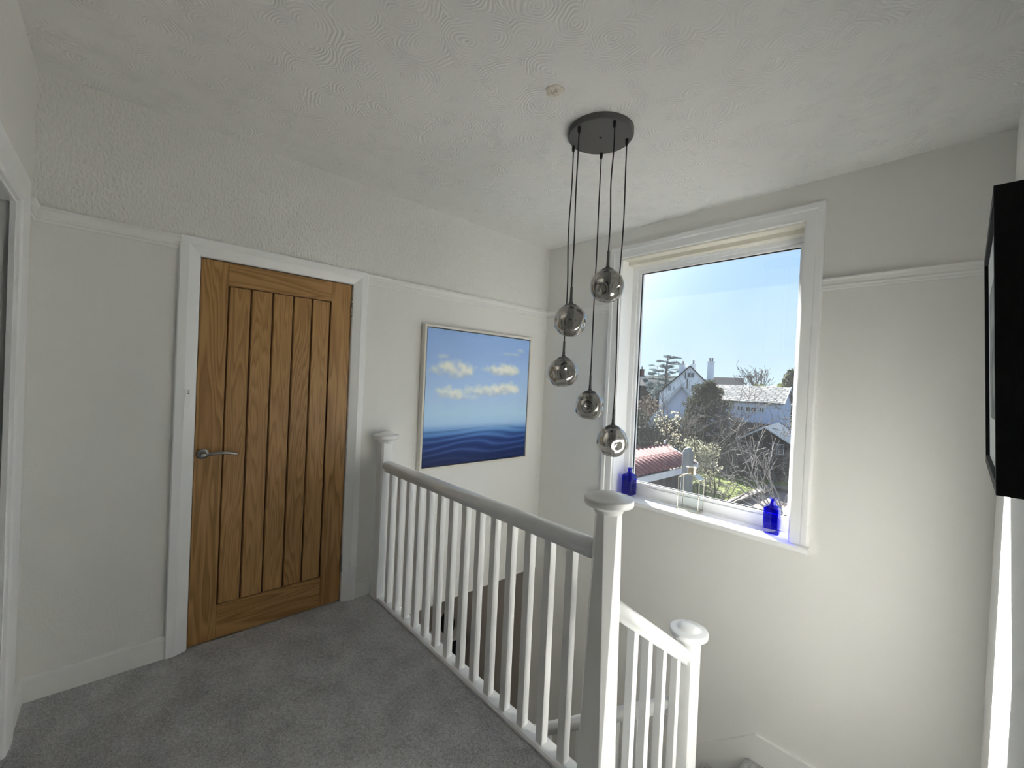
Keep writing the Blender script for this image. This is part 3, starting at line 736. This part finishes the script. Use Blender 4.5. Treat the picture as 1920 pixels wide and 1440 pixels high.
def chimney(root,c,w,z0,z1,pots,m):
    mb=MB(); mb.box((c[0]-w/2,c[1]-w/2,z0),(c[0]+w/2,c[1]+w/2,z1-.12)); mb.box((c[0]-w/2-.06,c[1]-w/2-.06,z1-.12),(c[0]+w/2+.06,c[1]+w/2+.06,z1))
    ch=mb.build('chimney',m,root)
    for k in range(pots):
        x=c[0]+(k-(pots-1)/2)*w*.5
        MB().lathe([(.13,z1),(.11,z1+.12),(.10,z1+.36),(.14,z1+.40),(.13,z1+.46)],(x,c[1],0),10).build('chimney_pot',O['pot'],ch)

# ground, lawn, paving
struct('ground',MB().quad((-260,4,-3.2),(120,4,-3.2),(120,420,-3.2),(-260,420,-3.2)),O['earth'])
mb=MB(); mb.box((-9,12,-3.2),(-3.50,30,-2.8)); mb.box((-3.50,21.75,-3.2),(3,30,-2.8))
tag(mb.build('lawn',O['lawn']),'sunlit green lawn beyond the window, behind the bare tree','lawn',kind='stuff')
tag(cbox((-3.28,8,-3.2),(4,21.55,-2.94)).build('garden_path',O['path']),'pale pinkish paved garden path beside the lawn','path')
ke=empty('garden_edging',(-3.4,16,-3.2)); tag(ke,'low dark edging wall with pale coping between lawn and paved path','wall')
mb=MB(); mb.box((-3.49,12,-3.2),(-3.30,21.74,-2.80)); mb.box((-3.30,21.56,-3.2),(3,21.74,-2.80)); mb.build('edging_wall',O['darkwall'],ke)
mb=MB(); mb.box((-3.56,12,-2.799),(-3.28,21.74,-2.73)); mb.box((-3.28,21.54,-2.799),(3,21.78,-2.73)); mb.build('coping',O['stone'],ke)
# a far hill
rings=[]
for k in range(30):
    x=-230+k*11; y=300+6*math.sin(k*.7); h=4.6+1.6*math.sin(k*.55)+1.0*math.sin(k*1.3)
    rings.append([(x,y-30,-3.2),(x,y,h),(x,y+60,-3.2)])
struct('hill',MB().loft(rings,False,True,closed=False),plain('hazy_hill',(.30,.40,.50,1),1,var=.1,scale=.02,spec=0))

# red roofed outbuilding
sh=empty('garden_shed',(-2.45,7.5,-3.2)); tag(sh,'low outbuilding with red corrugated roof at lower left of the window view','shed')
for s in (0,1):
    mb=MB(); rows=[]; n=420
    for k in range(n+1):
        y=4.6+5.42*k/n; w=.034*abs(math.sin(y*PI/.17))
        if s==0: rows.append([(-2.45,y,.0+w),(-1.68,y,-.31+w),(-1.68,y,-.325+w),(-2.45,y,-.015+w)])
        else: rows.append([(-2.45,y,.0+w),(-3.3,y,-.34+w),(-3.3,y,-.355+w),(-2.45,y,-.015+w)])
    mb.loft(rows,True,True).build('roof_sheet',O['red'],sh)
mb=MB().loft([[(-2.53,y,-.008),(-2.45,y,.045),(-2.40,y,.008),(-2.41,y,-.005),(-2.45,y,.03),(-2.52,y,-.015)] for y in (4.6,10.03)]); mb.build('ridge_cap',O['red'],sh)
for k in range(32):
    y=4.675+k*.17; cbox((-2.165,y-.03,-.112),(-2.135,y+.03,-.086)).build('roof_fixing',O['darkroof'],sh)
mb=MB(); mb.box((-1.74,4.7,-.48),(-1.70,10.02,-.345)); mb.build('fascia',O['board'],sh)
mb=MB(); mb.loft([[(-1.66,y,-.30),(-2.45,y,.02),(-2.45,y,-.09),(-1.66,y,-.41)] for y in (10.02,10.06)]); mb.build('bargeboard',O['board'],sh)
mb=MB(); mb.box((-3.2,4.8,-3.2),(-1.85,6.9,-.47)); mb.box((-3.2,7.6,-3.2),(-1.85,9.95,-.47)); mb.box((-3.2,6.9,-3.2),(-1.85,7.6,-1.6)); mb.build('wall',O['pebble'],sh)
for y in (6.9,7.25,7.6,9.9): cbox((-1.84,y-.03,-3.2),(-1.78,y+.03,-.47)).build('post',O['board'],sh)
cbox((-2.6,6.93,-1.6),(-2.58,7.57,-.47)).build('window_pane',O['ever'],sh)
cbox((-2.50,9.96,.0),(-2.46,10.0,.12)).build('finial',O['board'],sh)

# covered parasol
gp=empty('covered_parasol',(-1.12,8.31,-3.2)); tag(gp,'closed garden parasol in a grey canvas cover, standing by the red roof','parasol')
rings=[]
for r,z in ((.03,.27),(.07,.24),(.096,.17),(.100,.0),(.105,-.4),(.118,-1.0),(.128,-1.7),(.11,-1.9)):
    rings.append([(-1.12+r*(1+.07*math.sin(5*a+z*2))*math.cos(a),8.31+r*(1+.07*math.sin(5*a+z*2))*math.sin(a),z) for a in [2*PI*i/28 for i in range(28)]])
MB().loft(rings,True,True).build('canvas_cover',O['canvas_cover'],gp)
MB().lathe([(.025,-1.95),(.025,-3.15)],(-1.12,8.31,0),10).build('pole',O['darkroof'],gp)
MB().lathe([(.25,-3.2),(.25,-3.12),(.05,-3.08)],(-1.12,8.31,0),20).build('base',O['darkroof'],gp)

# long pale blue building with tiled roof
lbld=empty('long_building',(-9,29.5,-3.2)); tag(lbld,'long low pale blue building with grey tiled roof and strip windows','building')
q=house(lbld,(-9.57,28.34),(.986,.168),4.4,6.5,-3.2,.70,1.66,O['blue_render'],O['tiles'],.18,.08)
wins(lbld,q,[(2.08,.10,.36,.36),(2.52,.10,.66,.36),(3.26,.10,.34,.36)],'f')
mb=MB(); mb.add([q(a,-.03-d,z) for d in (0,.03) for a,z in ((0,.60),(4.4,.60),(4.4,.69),(0,.69))],[(0,3,2,1),(4,5,6,7),(0,1,5,4),(1,2,6,5),(2,3,7,6),(3,0,4,7)]); mb.build('gutter',O['board'],lbld)
mb=MB(); mb.add([q(a,b,z) for a in (2.0,4.3) for b,z in ((-.9,-3.2),(-.6,-3.2),(-.6,-.50),(-.9,-.50))],[(0,1,2,3),(7,6,5,4),(0,4,5,1),(1,5,6,2),(2,6,7,3),(3,7,4,0)]); tag(mb.build('garden_wall',O['brick']),'dark red brick garden wall below the long pale blue building','wall')
mb=MB()
for s in (0,1):
    b0=-.2 if s==0 else 6.7; mb.add([q(a,b,z) for a in (4.59,4.63) for b,z in ((b0,.60),(3.25,1.62),(3.25,1.78),(b0,.76))],[(0,1,2,3),(7,6,5,4),(0,4,5,1),(1,5,6,2),(2,6,7,3),(3,7,4,0)])
mb.build('bargeboard',O['board'],lbld)

# pale gable nearer, half behind the conifer
fg=empty('gabled_annexe',(-11,29,-3.2)); tag(fg,'pale gable with long white bargeboard, half hidden behind the dark conifer','building')
e,n=yawed((.9,.44)); A=V((-10.93,28.23,0))
def g(a,b,z): return A+e*a+n*b+V((0,0,z))
MB().loft([[g(a,b,z) for a,z in ((-2.5,-3.2),(1.3,-3.2),(1.3,-.15),(0,1.58),(-2.5,-1.77))] for b in (0,5)]).build('wall',O['blue_render'],fg)
for s,w_ in ((-1,2.75),(1,1.5)):
    zt=1.64-1.34*w_
    MB().loft([[g(s*a,b,z) for a,z in ((w_,zt),(0,1.64),(0,1.74),(w_,zt+.1))] for b in (-.2,5.2)]).build('roof',O['slate'],fg)
    MB().loft([[g(s*a,b,z) for a,z in ((w_+.02,zt-.14),(0,1.50),(0,1.76),(w_+.02,zt+.11))] for b in (-.26,-.2)]).build('bargeboard',O['board'],fg)

# white gabled house in the distance
wh=empty('white_house',(-24,58,-3.2)); tag(wh,'distant white house with steep gable, chimneys and an attic window','house')
e,n=yawed((.906,.425)); A=V((-22.68,54.53,0))
def hq(a,b,z): return A+e*a+n*b+V((0,0,z))
MB().loft([[hq(a,b,z) for a,z in ((-3.6,-3.2),(3.6,-3.2),(3.6,.55),(0,4.15),(-3.6,.55))] for b in (0,6)]).build('wall',O['render'],wh)
for s in (-1,1):
    MB().loft([[hq(s*a,b,z) for a,z in ((3.9,.25),(0,4.17),(0,4.34),(3.9,.42))] for b in (-.25,6.2)]).build('roof',O['darkroof'],wh)
def hw(a,z,w,h):
    fr=MB()
    for x0,x1,z0,z1 in ((a,a+w,z,z+.07),(a,a+w,z+h-.07,z+h),(a,a+.07,z,z+h),(a+w-.07,a+w,z,z+h),(a+w/2-.05,a+w/2+.05,z,z+h)):
        fr.loft([[hq(x,b,zz) for x,zz in ((x0,z0),(x1,z0),(x1,z1),(x0,z1))] for b in (-.06,.02)])
    f=fr.build('window',O['board'],wh); MB().loft([[hq(x,b,zz) for x,zz in ((a+.05,z+.05),(a+w-.05,z+.05),(a+w-.05,z+h-.05),(a+.05,z+h-.05))] for b in (-.03,.01)]).build('pane',O['glassdark'],f)
hw(-.30,2.75,.85,.65); hw(-2.55,.9,.34,.7); hw(-1.95,1.0,.25,.5); hw(.2,.9,.9,.9)
MB().tube([hq(-.52,-.08,3.4),hq(-.52,-.08,2.6),hq(-.25,-.08,2.45),hq(-.25,-.08,-3.2)],.05,6).build('drainpipe',O['gasket'] if 'gasket' in O else M['gasket'],wh)
chimney(wh,(-20.9,56.6),.62,1.2,4.95,2,O['render'])
chimney(wh,(-25.6,58.6),.75,2.2,4.65,1,O['render'])
chimney(wh,(-24.3,59.0),.4,3.0,4.75,1,O['render'])
d1=empty('dark_roofed_house',(-29,84,-3.2)); tag(d1,'dark roofed house just right of the white house chimney','house')
house(d1,(-31.9,81.4),(.95,.31),5.9,7,-3.2,1.66,3.55,O['darkwall'],O['darkroof'],.2)
d2=empty('slate_roofed_house',(-33,68,-3.2)); tag(d2,'low slate roofed house behind the cedar tree at far left','house')
house(d2,(-39,63.5),(.90,.43),8.6,7,-3.2,1.4,3.1,O['darkwall'],O['darkroof'],.3)
chimney(d2,(-37.6,68),.6,1.5,4.3,1,O['brick'])
# blue slate summerhouse on the right
su=empty('summerhouse',(-4.3,25.3,-2.8)); tag(su,'small blue slate roofed summerhouse at the right edge of the view','shed')
e,n=yawed((.99,.14)); A=V((-4.21,23.14,0))
def sq(a,b,z): return A+e*a+n*b+V((0,0,z))
MB().loft([[sq(a,b,z) for a,z in ((-.9,-2.8),(.9,-2.8),(.9,-.93),(0,-.37),(-.9,-.93))] for b in (.12,4.6)]).build('wall',O['darkwall'],su)
for s in (-1,1):
    MB().loft([[sq(s*a,b,z) for a,z in ((1.1,-1.01),(0,-.33),(0,-.27),(1.1,-.95))] for b in (-.1,4.8)]).build('roof',plain('blue_slate',(.125,.16,.195,1),.8,var=.2,scale=4,spec=.15),su)
    MB().loft([[sq(s*a,b,z) for a,z in ((1.12,-1.03),(0,-.34),(0,-.25),(1.12,-.94))] for b in (-.13,-.1)]).build('bargeboard',O['board'],su)
for a in (-.45,.05,.32,.58):
    f=MB().loft([[sq(x,b,z) for x,z in ((a,-1.55),(a+.22,-1.55),(a+.22,-1.05),(a,-1.05))] for b in (.06,.13)]).build('window',O['board'],su)
    MB().loft([[sq(x,b,z) for x,z in ((a+.03,-1.52),(a+.19,-1.52),(a+.19,-1.08),(a+.03,-1.08))] for b in (.05,.12)]).build('pane',O['glassdark'],f)

# ---- trees and shrubs
def tree(name,loc,label,cat='tree'):
    o=empty(name,loc); return tag(o,label,cat)
# cedar: flat tiers
ce=tree('cedar_tree',(-29.9,62.1,-3.2),'tall cedar with flat layered branches beside the white gabled house')
tb=MB().tube([(-29.9,62.1,-3.2),(-29.85,62.1,1),(-29.9,62.1,4),(-29.8,62.1,6)],[.35,.28,.18,.06],8)
fol=MB(); ex,_=yawed((.9,.43))
tiers=[(6.05,.1,1.5,.22),(5.9,1.1,1.0,.14),(5.45,-.6,1.0,.2),(5.2,.7,1.1,.18),(4.95,1.9,.9,.12),(4.6,-1.3,1.2,.2),(4.4,.2,1.0,.16),(4.25,2.2,.6,.1),(3.9,-1.0,1.3,.2),(3.75,1.2,1.1,.2),(3.4,-2.0,1.3,.2),(3.2,.0,1.2,.2),(3.0,1.6,1.1,.22),(2.7,-2.6,1.3,.2),(2.5,-.8,1.3,.25),(2.35,1.0,1.2,.25),(2.0,-1.8,1.3,.3),(1.7,0,1.6,.35),(1.4,-1.6,1.6,.4),(1.1,1.2,1.4,.4),(.8,-.5,2.2,.5)]
for z,a,rx,rz in tiers:
    c=V((-29.9,62.1,z))+ex*a
    tb.tube([V((-29.9,62.1,z-.35)),V((-29.9,62.1,z-.1))+ex*(a*.6),c+ex*(.5*rx if a>0 else -.5*rx)],[.07,.05,.02],5)
    leaves(fol,[((c.x+ex.x*q_,c.y+ex.y*q_,c.z+R.uniform(-.18,.12)),(rx*R.uniform(.3,.5),rx*.5,rz*R.uniform(.5,1.1))) for q_ in [R.uniform(-.75,.75)*rx for _ in range(5)]],420,.13,.4,.05)
leaves(fol,[((-31.6+k*.7,62.1,.2+.3*math.sin(k*2)),(.8,.7,.9)) for k in range(5)],900,.2,.5,.1)
tb.build('trunk',O['farbark'],ce); fol.build('foliage',O['cedar'],ce)
# conifer in the middle
cn=tree('conifer',(-8.1,25.4,-3.2),'broad dark conifer standing in front of the long pale blue building')
MB().tube([(-8.1,25.4,-3.2),(-8.05,25.4,1.3)],[.14,.03],7).build('trunk',O['darkbark'],cn)
ells=[]
for k in range(64):
    z=1.75-4.3*(k/63)**.9; r=.08+1.40*min(1,((1.85-z)/2.1)**.85); a=k*2.4+R.random()
    ells.append(((-8.0+math.cos(a)*r*.72,25.4+math.sin(a)*r*.6,z-.1),(.42+.1*R.random(),.40,.34)))
ells+=[((-8.0,25.4,1.78),(.18,.18,.30)),((-8.6,25.3,1.35),(.26,.24,.4)),((-7.4,25.5,1.15),(.32,.3,.36)),((-6.9,25.5,.5),(.4,.34,.34)),((-9.0,25.3,.5),(.4,.34,.4))]
leaves(MB(),ells,11500,.095,.4,.1).build('foliage',O['conifer'],cn)
# bare tall tree far right of centre
bt=tree('bare_tree',(-12.6,47.7,-3.2),'tall leafless tree rising behind the long tiled roof')
mb=MB()
for dx_,tz in ((-.5,.35),(-.1,.1),(.25,.0),(.6,-.25),(.0,.3)): branch(mb,(-12.6+dx_*.5,47.7,-3.2+0*tz),(dx_*.22,0,1),4.2,.16,0,.3,.5,(2,3),.02,.05)
for k in range(16): branch(mb,(-12.6+R.uniform(-.5,.6),47.7+R.uniform(-.4,.4),R.uniform(.4,1.6)),(R.uniform(-.9,.9),R.uniform(-.4,.4),R.uniform(.5,1)),1.5,.05,3,.45,.25,(2,3),.014,.14)
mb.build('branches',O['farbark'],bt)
# evergreens at the right edge
ev=tree('evergreen_tree',(-7.3,38.9,-3.2),'dark evergreen tree at the right edge behind the tiled roof')
MB().tube([(-7.3,38.9,-3.2),(-7.3,38.9,2.6)],[.2,.05],6).build('trunk',O['darkbark'],ev)
ells=[((-7.3+math.cos(k*2.4)*(.15+.03*k),38.9+math.sin(k*2.4)*(.15+.03*k),3.0-.16*k),(.34,.34,.36)) for k in range(28)]
leaves(MB(),ells,2600,.13,.5,.2).build('foliage',O['ever'],ev)
yg=tree('yellow_shrub_tree',(-9.2,40.4,-3.2),'yellow green bushy tree between the bare tree and the dark evergreen')
MB().tube([(-9.2,40.4,-3.2),(-9.2,40.4,1)],[.15,.05],6).build('trunk',O['darkbark'],yg)
leaves(MB(),[((-9.2+R.uniform(-1.1,1.3),40.4+R.uniform(-.5,.5),1.35+R.uniform(-.6,.55)),(.42,.42,.38)) for k in range(22)],2200,.13,.5,.2).build('foliage',O['yellow'],yg)
# shrubs
def bush(name,base,label,ells,n,size,m,twig=None,asp=.6,shell=.35):
    o=tree(name,base,label,'shrub')
    leaves(MB(),ells,n,size,asp,shell).build('foliage',m,o)
    if twig:
        mb=MB()
        for k in range(twig[0]): branch(mb,(base[0]+R.uniform(-twig[1],twig[1]),base[1]+R.uniform(-.3,.3),base[2]),(R.gauss(0,.35),R.gauss(0,.3),1),twig[2],.03,2,.4,.2,(2,4),.006)
        mb.build('stems',O['darkbark'],o)
    return o
bush('dark_hedge',(-8.3,20.3,-3.2),'dense dark green hedge at the far left of the view',[((-9.4+k*.36,19.6+k*.19,-1.2+.35*math.sin(k*1.7)),(.6,.5,.95+.2*math.sin(k*2.3))) for k in range(6)]+[((-9.2+k*.5,19.7+k*.25,-2.5),(.7,.5,.8)) for k in range(4)],7500,.085,O['hedge'],None)
bush('russet_shrubbery',(-16,34.5,-3.2),'russet brown shrubbery in front of the slate roofed house',[((-19.2+k*.58,33.2+k*.30,-.95+.42*math.sin(k*1.9)),(.9,.8,1.15)) for k in range(12)]+[((-19.2+k*.9,33.0+k*.46,-2.6),(1.1,.8,1.1)) for k in range(8)],6500,.12,O['brownleaf'],(8,2.2,4.0))
bush('budding_shrub',(-5.0,15.3,-3.2),'loose shrub with upright pale buds on bare stems above the red roof',[((-5.25+R.uniform(-.35,.55),15.3+R.uniform(-.3,.3),.0+R.uniform(-.75,.6)),(.16,.16,.22)) for k in range(26)],420,.05,O['petal'],(9,.35,3.0),.45,.1)
bush('variegated_shrub',(-3.45,14.4,-3.2),'cream and green variegated shrub behind the red roofed shed',[((-3.50+R.uniform(-.42,.42),14.4+R.uniform(-.3,.3),-.95+R.uniform(-.8,.65)),(.27,.27,.25)) for k in range(30)],3000,.040,O['pale'],(7,.3,2.0))
bush('ivy_bank',(-5.0,24.0,-3.2),'dark tangled bank of shrubs along the far edge of the lawn',[((-8.0+k*.42,23.4+.25*math.sin(k)-.06*k,-1.9+.3*math.sin(k*2.1)),(.5,.45,.95)) for k in range(10)]+[((-2.8+k*.45,23.0+.1*k,-2.1+.2*math.sin(k*2.1)),(.5,.35,.65)) for k in range(8)],8500,.075,O['hedge'],(10,1.8,2.6))
def twiggy(name,base,label,n,w,h,r,m,depth=4,minr=.006,lean=(0,0)):
    o=tree(name,base,label,'shrub'); mb=MB()
    for k in range(n):
        branch(mb,(base[0]+R.uniform(-w,w),base[1]+R.uniform(-.3,.3),base[2]),(R.gauss(lean[0],.45),R.gauss(lean[1],.35),1),h,r,depth,.55,.1,(2,4),minr,.2,.66)
    mb.build('branches',m,o); return o
twiggy('leafless_shrub',(-5.6,23.0,-2.8),'widest tangle of leafless brown stems, right of the conifer',9,1.0,2.0,.04,O['farbark'],4,.010)
twiggy('leafless_shrub',(-8.2,22.3,-2.8),'tangle of bare stems at the foot of the conifer, left of the lawn',7,.7,1.6,.03,O['farbark'],4,.008)
twiggy('leafless_shrub',(-4.0,22.7,-2.8),'bare stems in front of the blue slate summerhouse',6,.5,1.1,.03,O['farbark'],3,.008)
# young bare tree near the window on the right
ft=tree('young_bare_tree',(-.75,14.2,-3.12),'bare pale branched young tree overhanging the paved path')
mb=MB()
mb.tube([(-.75,14.2,-3.2),(-.85,14.15,-2.6),(-1.0,14.1,-2.0)],[.07,.06,.05],7)
for d,l in (((-.75,-.1,.75),1.5),((-.45,.1,.95),1.5),((-1,.0,.35),1.5),((-.15,.0,1),1.5),((-.9,.1,.15),1.25),((.35,0,.9),1.2),((-.6,-.2,.5),1.4)):
    branch(mb,(-.92,14.13,-2.25),d,l,.028,3,.5,.06,(3,3),.0050,.14,.68)
mb.build('branches',O['bark'],ft)
#OUTDOOR_END

# ------------------------------------------------------------------ light
SD=V((.76,-.65,-.516)).normalized()
sun=bpy.data.lights.new('sun','SUN'); sun.energy=38; sun.angle=math.radians(.53); sun.color=(1,.965,.915)
so=bpy.data.objects.new('sun',sun); COL.objects.link(so); so.rotation_euler=SD.to_track_quat('-Z','Y').to_euler(); so.location=(-8,12,9)
hl=bpy.data.lights.new('hall_fill','POINT'); hl.energy=4.5; hl.shadow_soft_size=.15; hl.color=(1,.95,.88)  # unseen fill light, added to brighten the dark hall below
hlo=bpy.data.objects.new('hall_fill',hl); COL.objects.link(hlo); hlo.location=(-1.3,1.7,-.6)
po=bpy.data.lights.new('window_portal','AREA'); po.shape='RECTANGLE'; po.size=1.15; po.size_y=1.75; po.cycles.is_portal=True
pob=bpy.data.objects.new('window_portal',po); COL.objects.link(pob); pob.location=(1.367,3.19,1.5); pob.rotation_euler=(-PI/2,0,0)

w=bpy.data.worlds.new('sky'); S.world=w; w.use_nodes=True; nt=w.node_tree; nt.nodes.clear()
def wn(t,**k):
    o=nt.nodes.new(t)
    for a,b in k.items(): setattr(o,a,b)
    return o
geo=wn('ShaderNodeTexCoord'); sep=wn('ShaderNodeSeparateXYZ'); nt.links.new(geo.outputs['Generated'],sep.inputs[0])
rp=wn('ShaderNodeValToRGB'); e=rp.color_ramp.elements
stops=[(0,(.30,.30,.28,1)),(.49,(.34,.34,.32,1)),(.5,(.76,.94,1.05,1)),(.55,(.62,.83,1.06,1)),(.62,(.52,.77,1.12,1)),(1,(.25,.42,.85,1))]
while len(e)<len(stops): e.new(.5)
for el,(p,c) in zip(e,stops): el.position=p; el.color=c
mr=wn('ShaderNodeMath',operation='MULTIPLY_ADD'); mr.inputs[1].default_value=.5; mr.inputs[2].default_value=.5
nt.links.new(sep.outputs[2],mr.inputs[0]); nt.links.new(mr.outputs[0],rp.inputs[0])
dot=wn('ShaderNodeVectorMath',operation='DOT_PRODUCT'); dot.inputs[1].default_value=tuple(-SD); nt.links.new(geo.outputs['Generated'],dot.inputs[0])
mx=wn('ShaderNodeMath',operation='MAXIMUM'); mx.inputs[1].default_value=0; nt.links.new(dot.outputs['Value'],mx.inputs[0])
pw=wn('ShaderNodeMath',operation='POWER'); pw.inputs[1].default_value=30; nt.links.new(mx.outputs[0],pw.inputs[0])
gm=wn('ShaderNodeMath',operation='MULTIPLY'); gm.inputs[1].default_value=5.0; nt.links.new(pw.outputs[0],gm.inputs[0])
gc=wn('ShaderNodeMix',data_type='RGBA',blend_type='ADD'); gc.inputs[0].default_value=1
gcol=wn('ShaderNodeCombineColor')
for i in range(3): nt.links.new(gm.outputs[0],gcol.inputs[i])
nt.links.new(rp.outputs[0],gc.inputs[6]); nt.links.new(gcol.outputs[0],gc.inputs[7])
bg=wn('ShaderNodeBackground'); bg.inputs[1].default_value=.87; nt.links.new(gc.outputs[2],bg.inputs[0])
wo=wn('ShaderNodeOutputWorld'); nt.links.new(bg.outputs[0],wo.inputs[0])

# ------------------------------------------------------------------ camera
cam=bpy.data.cameras.new('camera'); co=bpy.data.objects.new('camera',cam); COL.objects.link(co); S.camera=co
cam.sensor_fit='HORIZONTAL'; cam.sensor_width=36; cam.lens=36*798.2/1920; cam.clip_start=.01; cam.clip_end=2000
yaw,pit,roll=-.8298,-.011,.0462
fw_=V((math.sin(yaw)*math.cos(pit),math.cos(yaw)*math.cos(pit),math.sin(pit))); r_=V((math.cos(yaw),-math.sin(yaw),0)); u_=r_.cross(fw_)
R_=r_*math.cos(roll)+u_*math.sin(roll); U_=-r_*math.sin(roll)+u_*math.cos(roll)
co.matrix_world=Matrix(((R_.x,U_.x,-fw_.x,2.6432),(R_.y,U_.y,-fw_.y,.1354),(R_.z,U_.z,-fw_.z,1.4426),(0,0,0,1)))

vs_=S.view_settings; S.display_settings.display_device='sRGB'; vs_.view_transform='Standard'; vs_.look='None'; vs_.exposure=.27; vs_.gamma=1; vs_.use_curve_mapping=False
try:
    S.cycles.use_denoising=True; S.cycles.max_bounces=14; S.cycles.diffuse_bounces=10; S.cycles.transparent_max_bounces=24; S.cycles.caustics_reflective=False; S.cycles.caustics_refractive=False
except Exception: pass
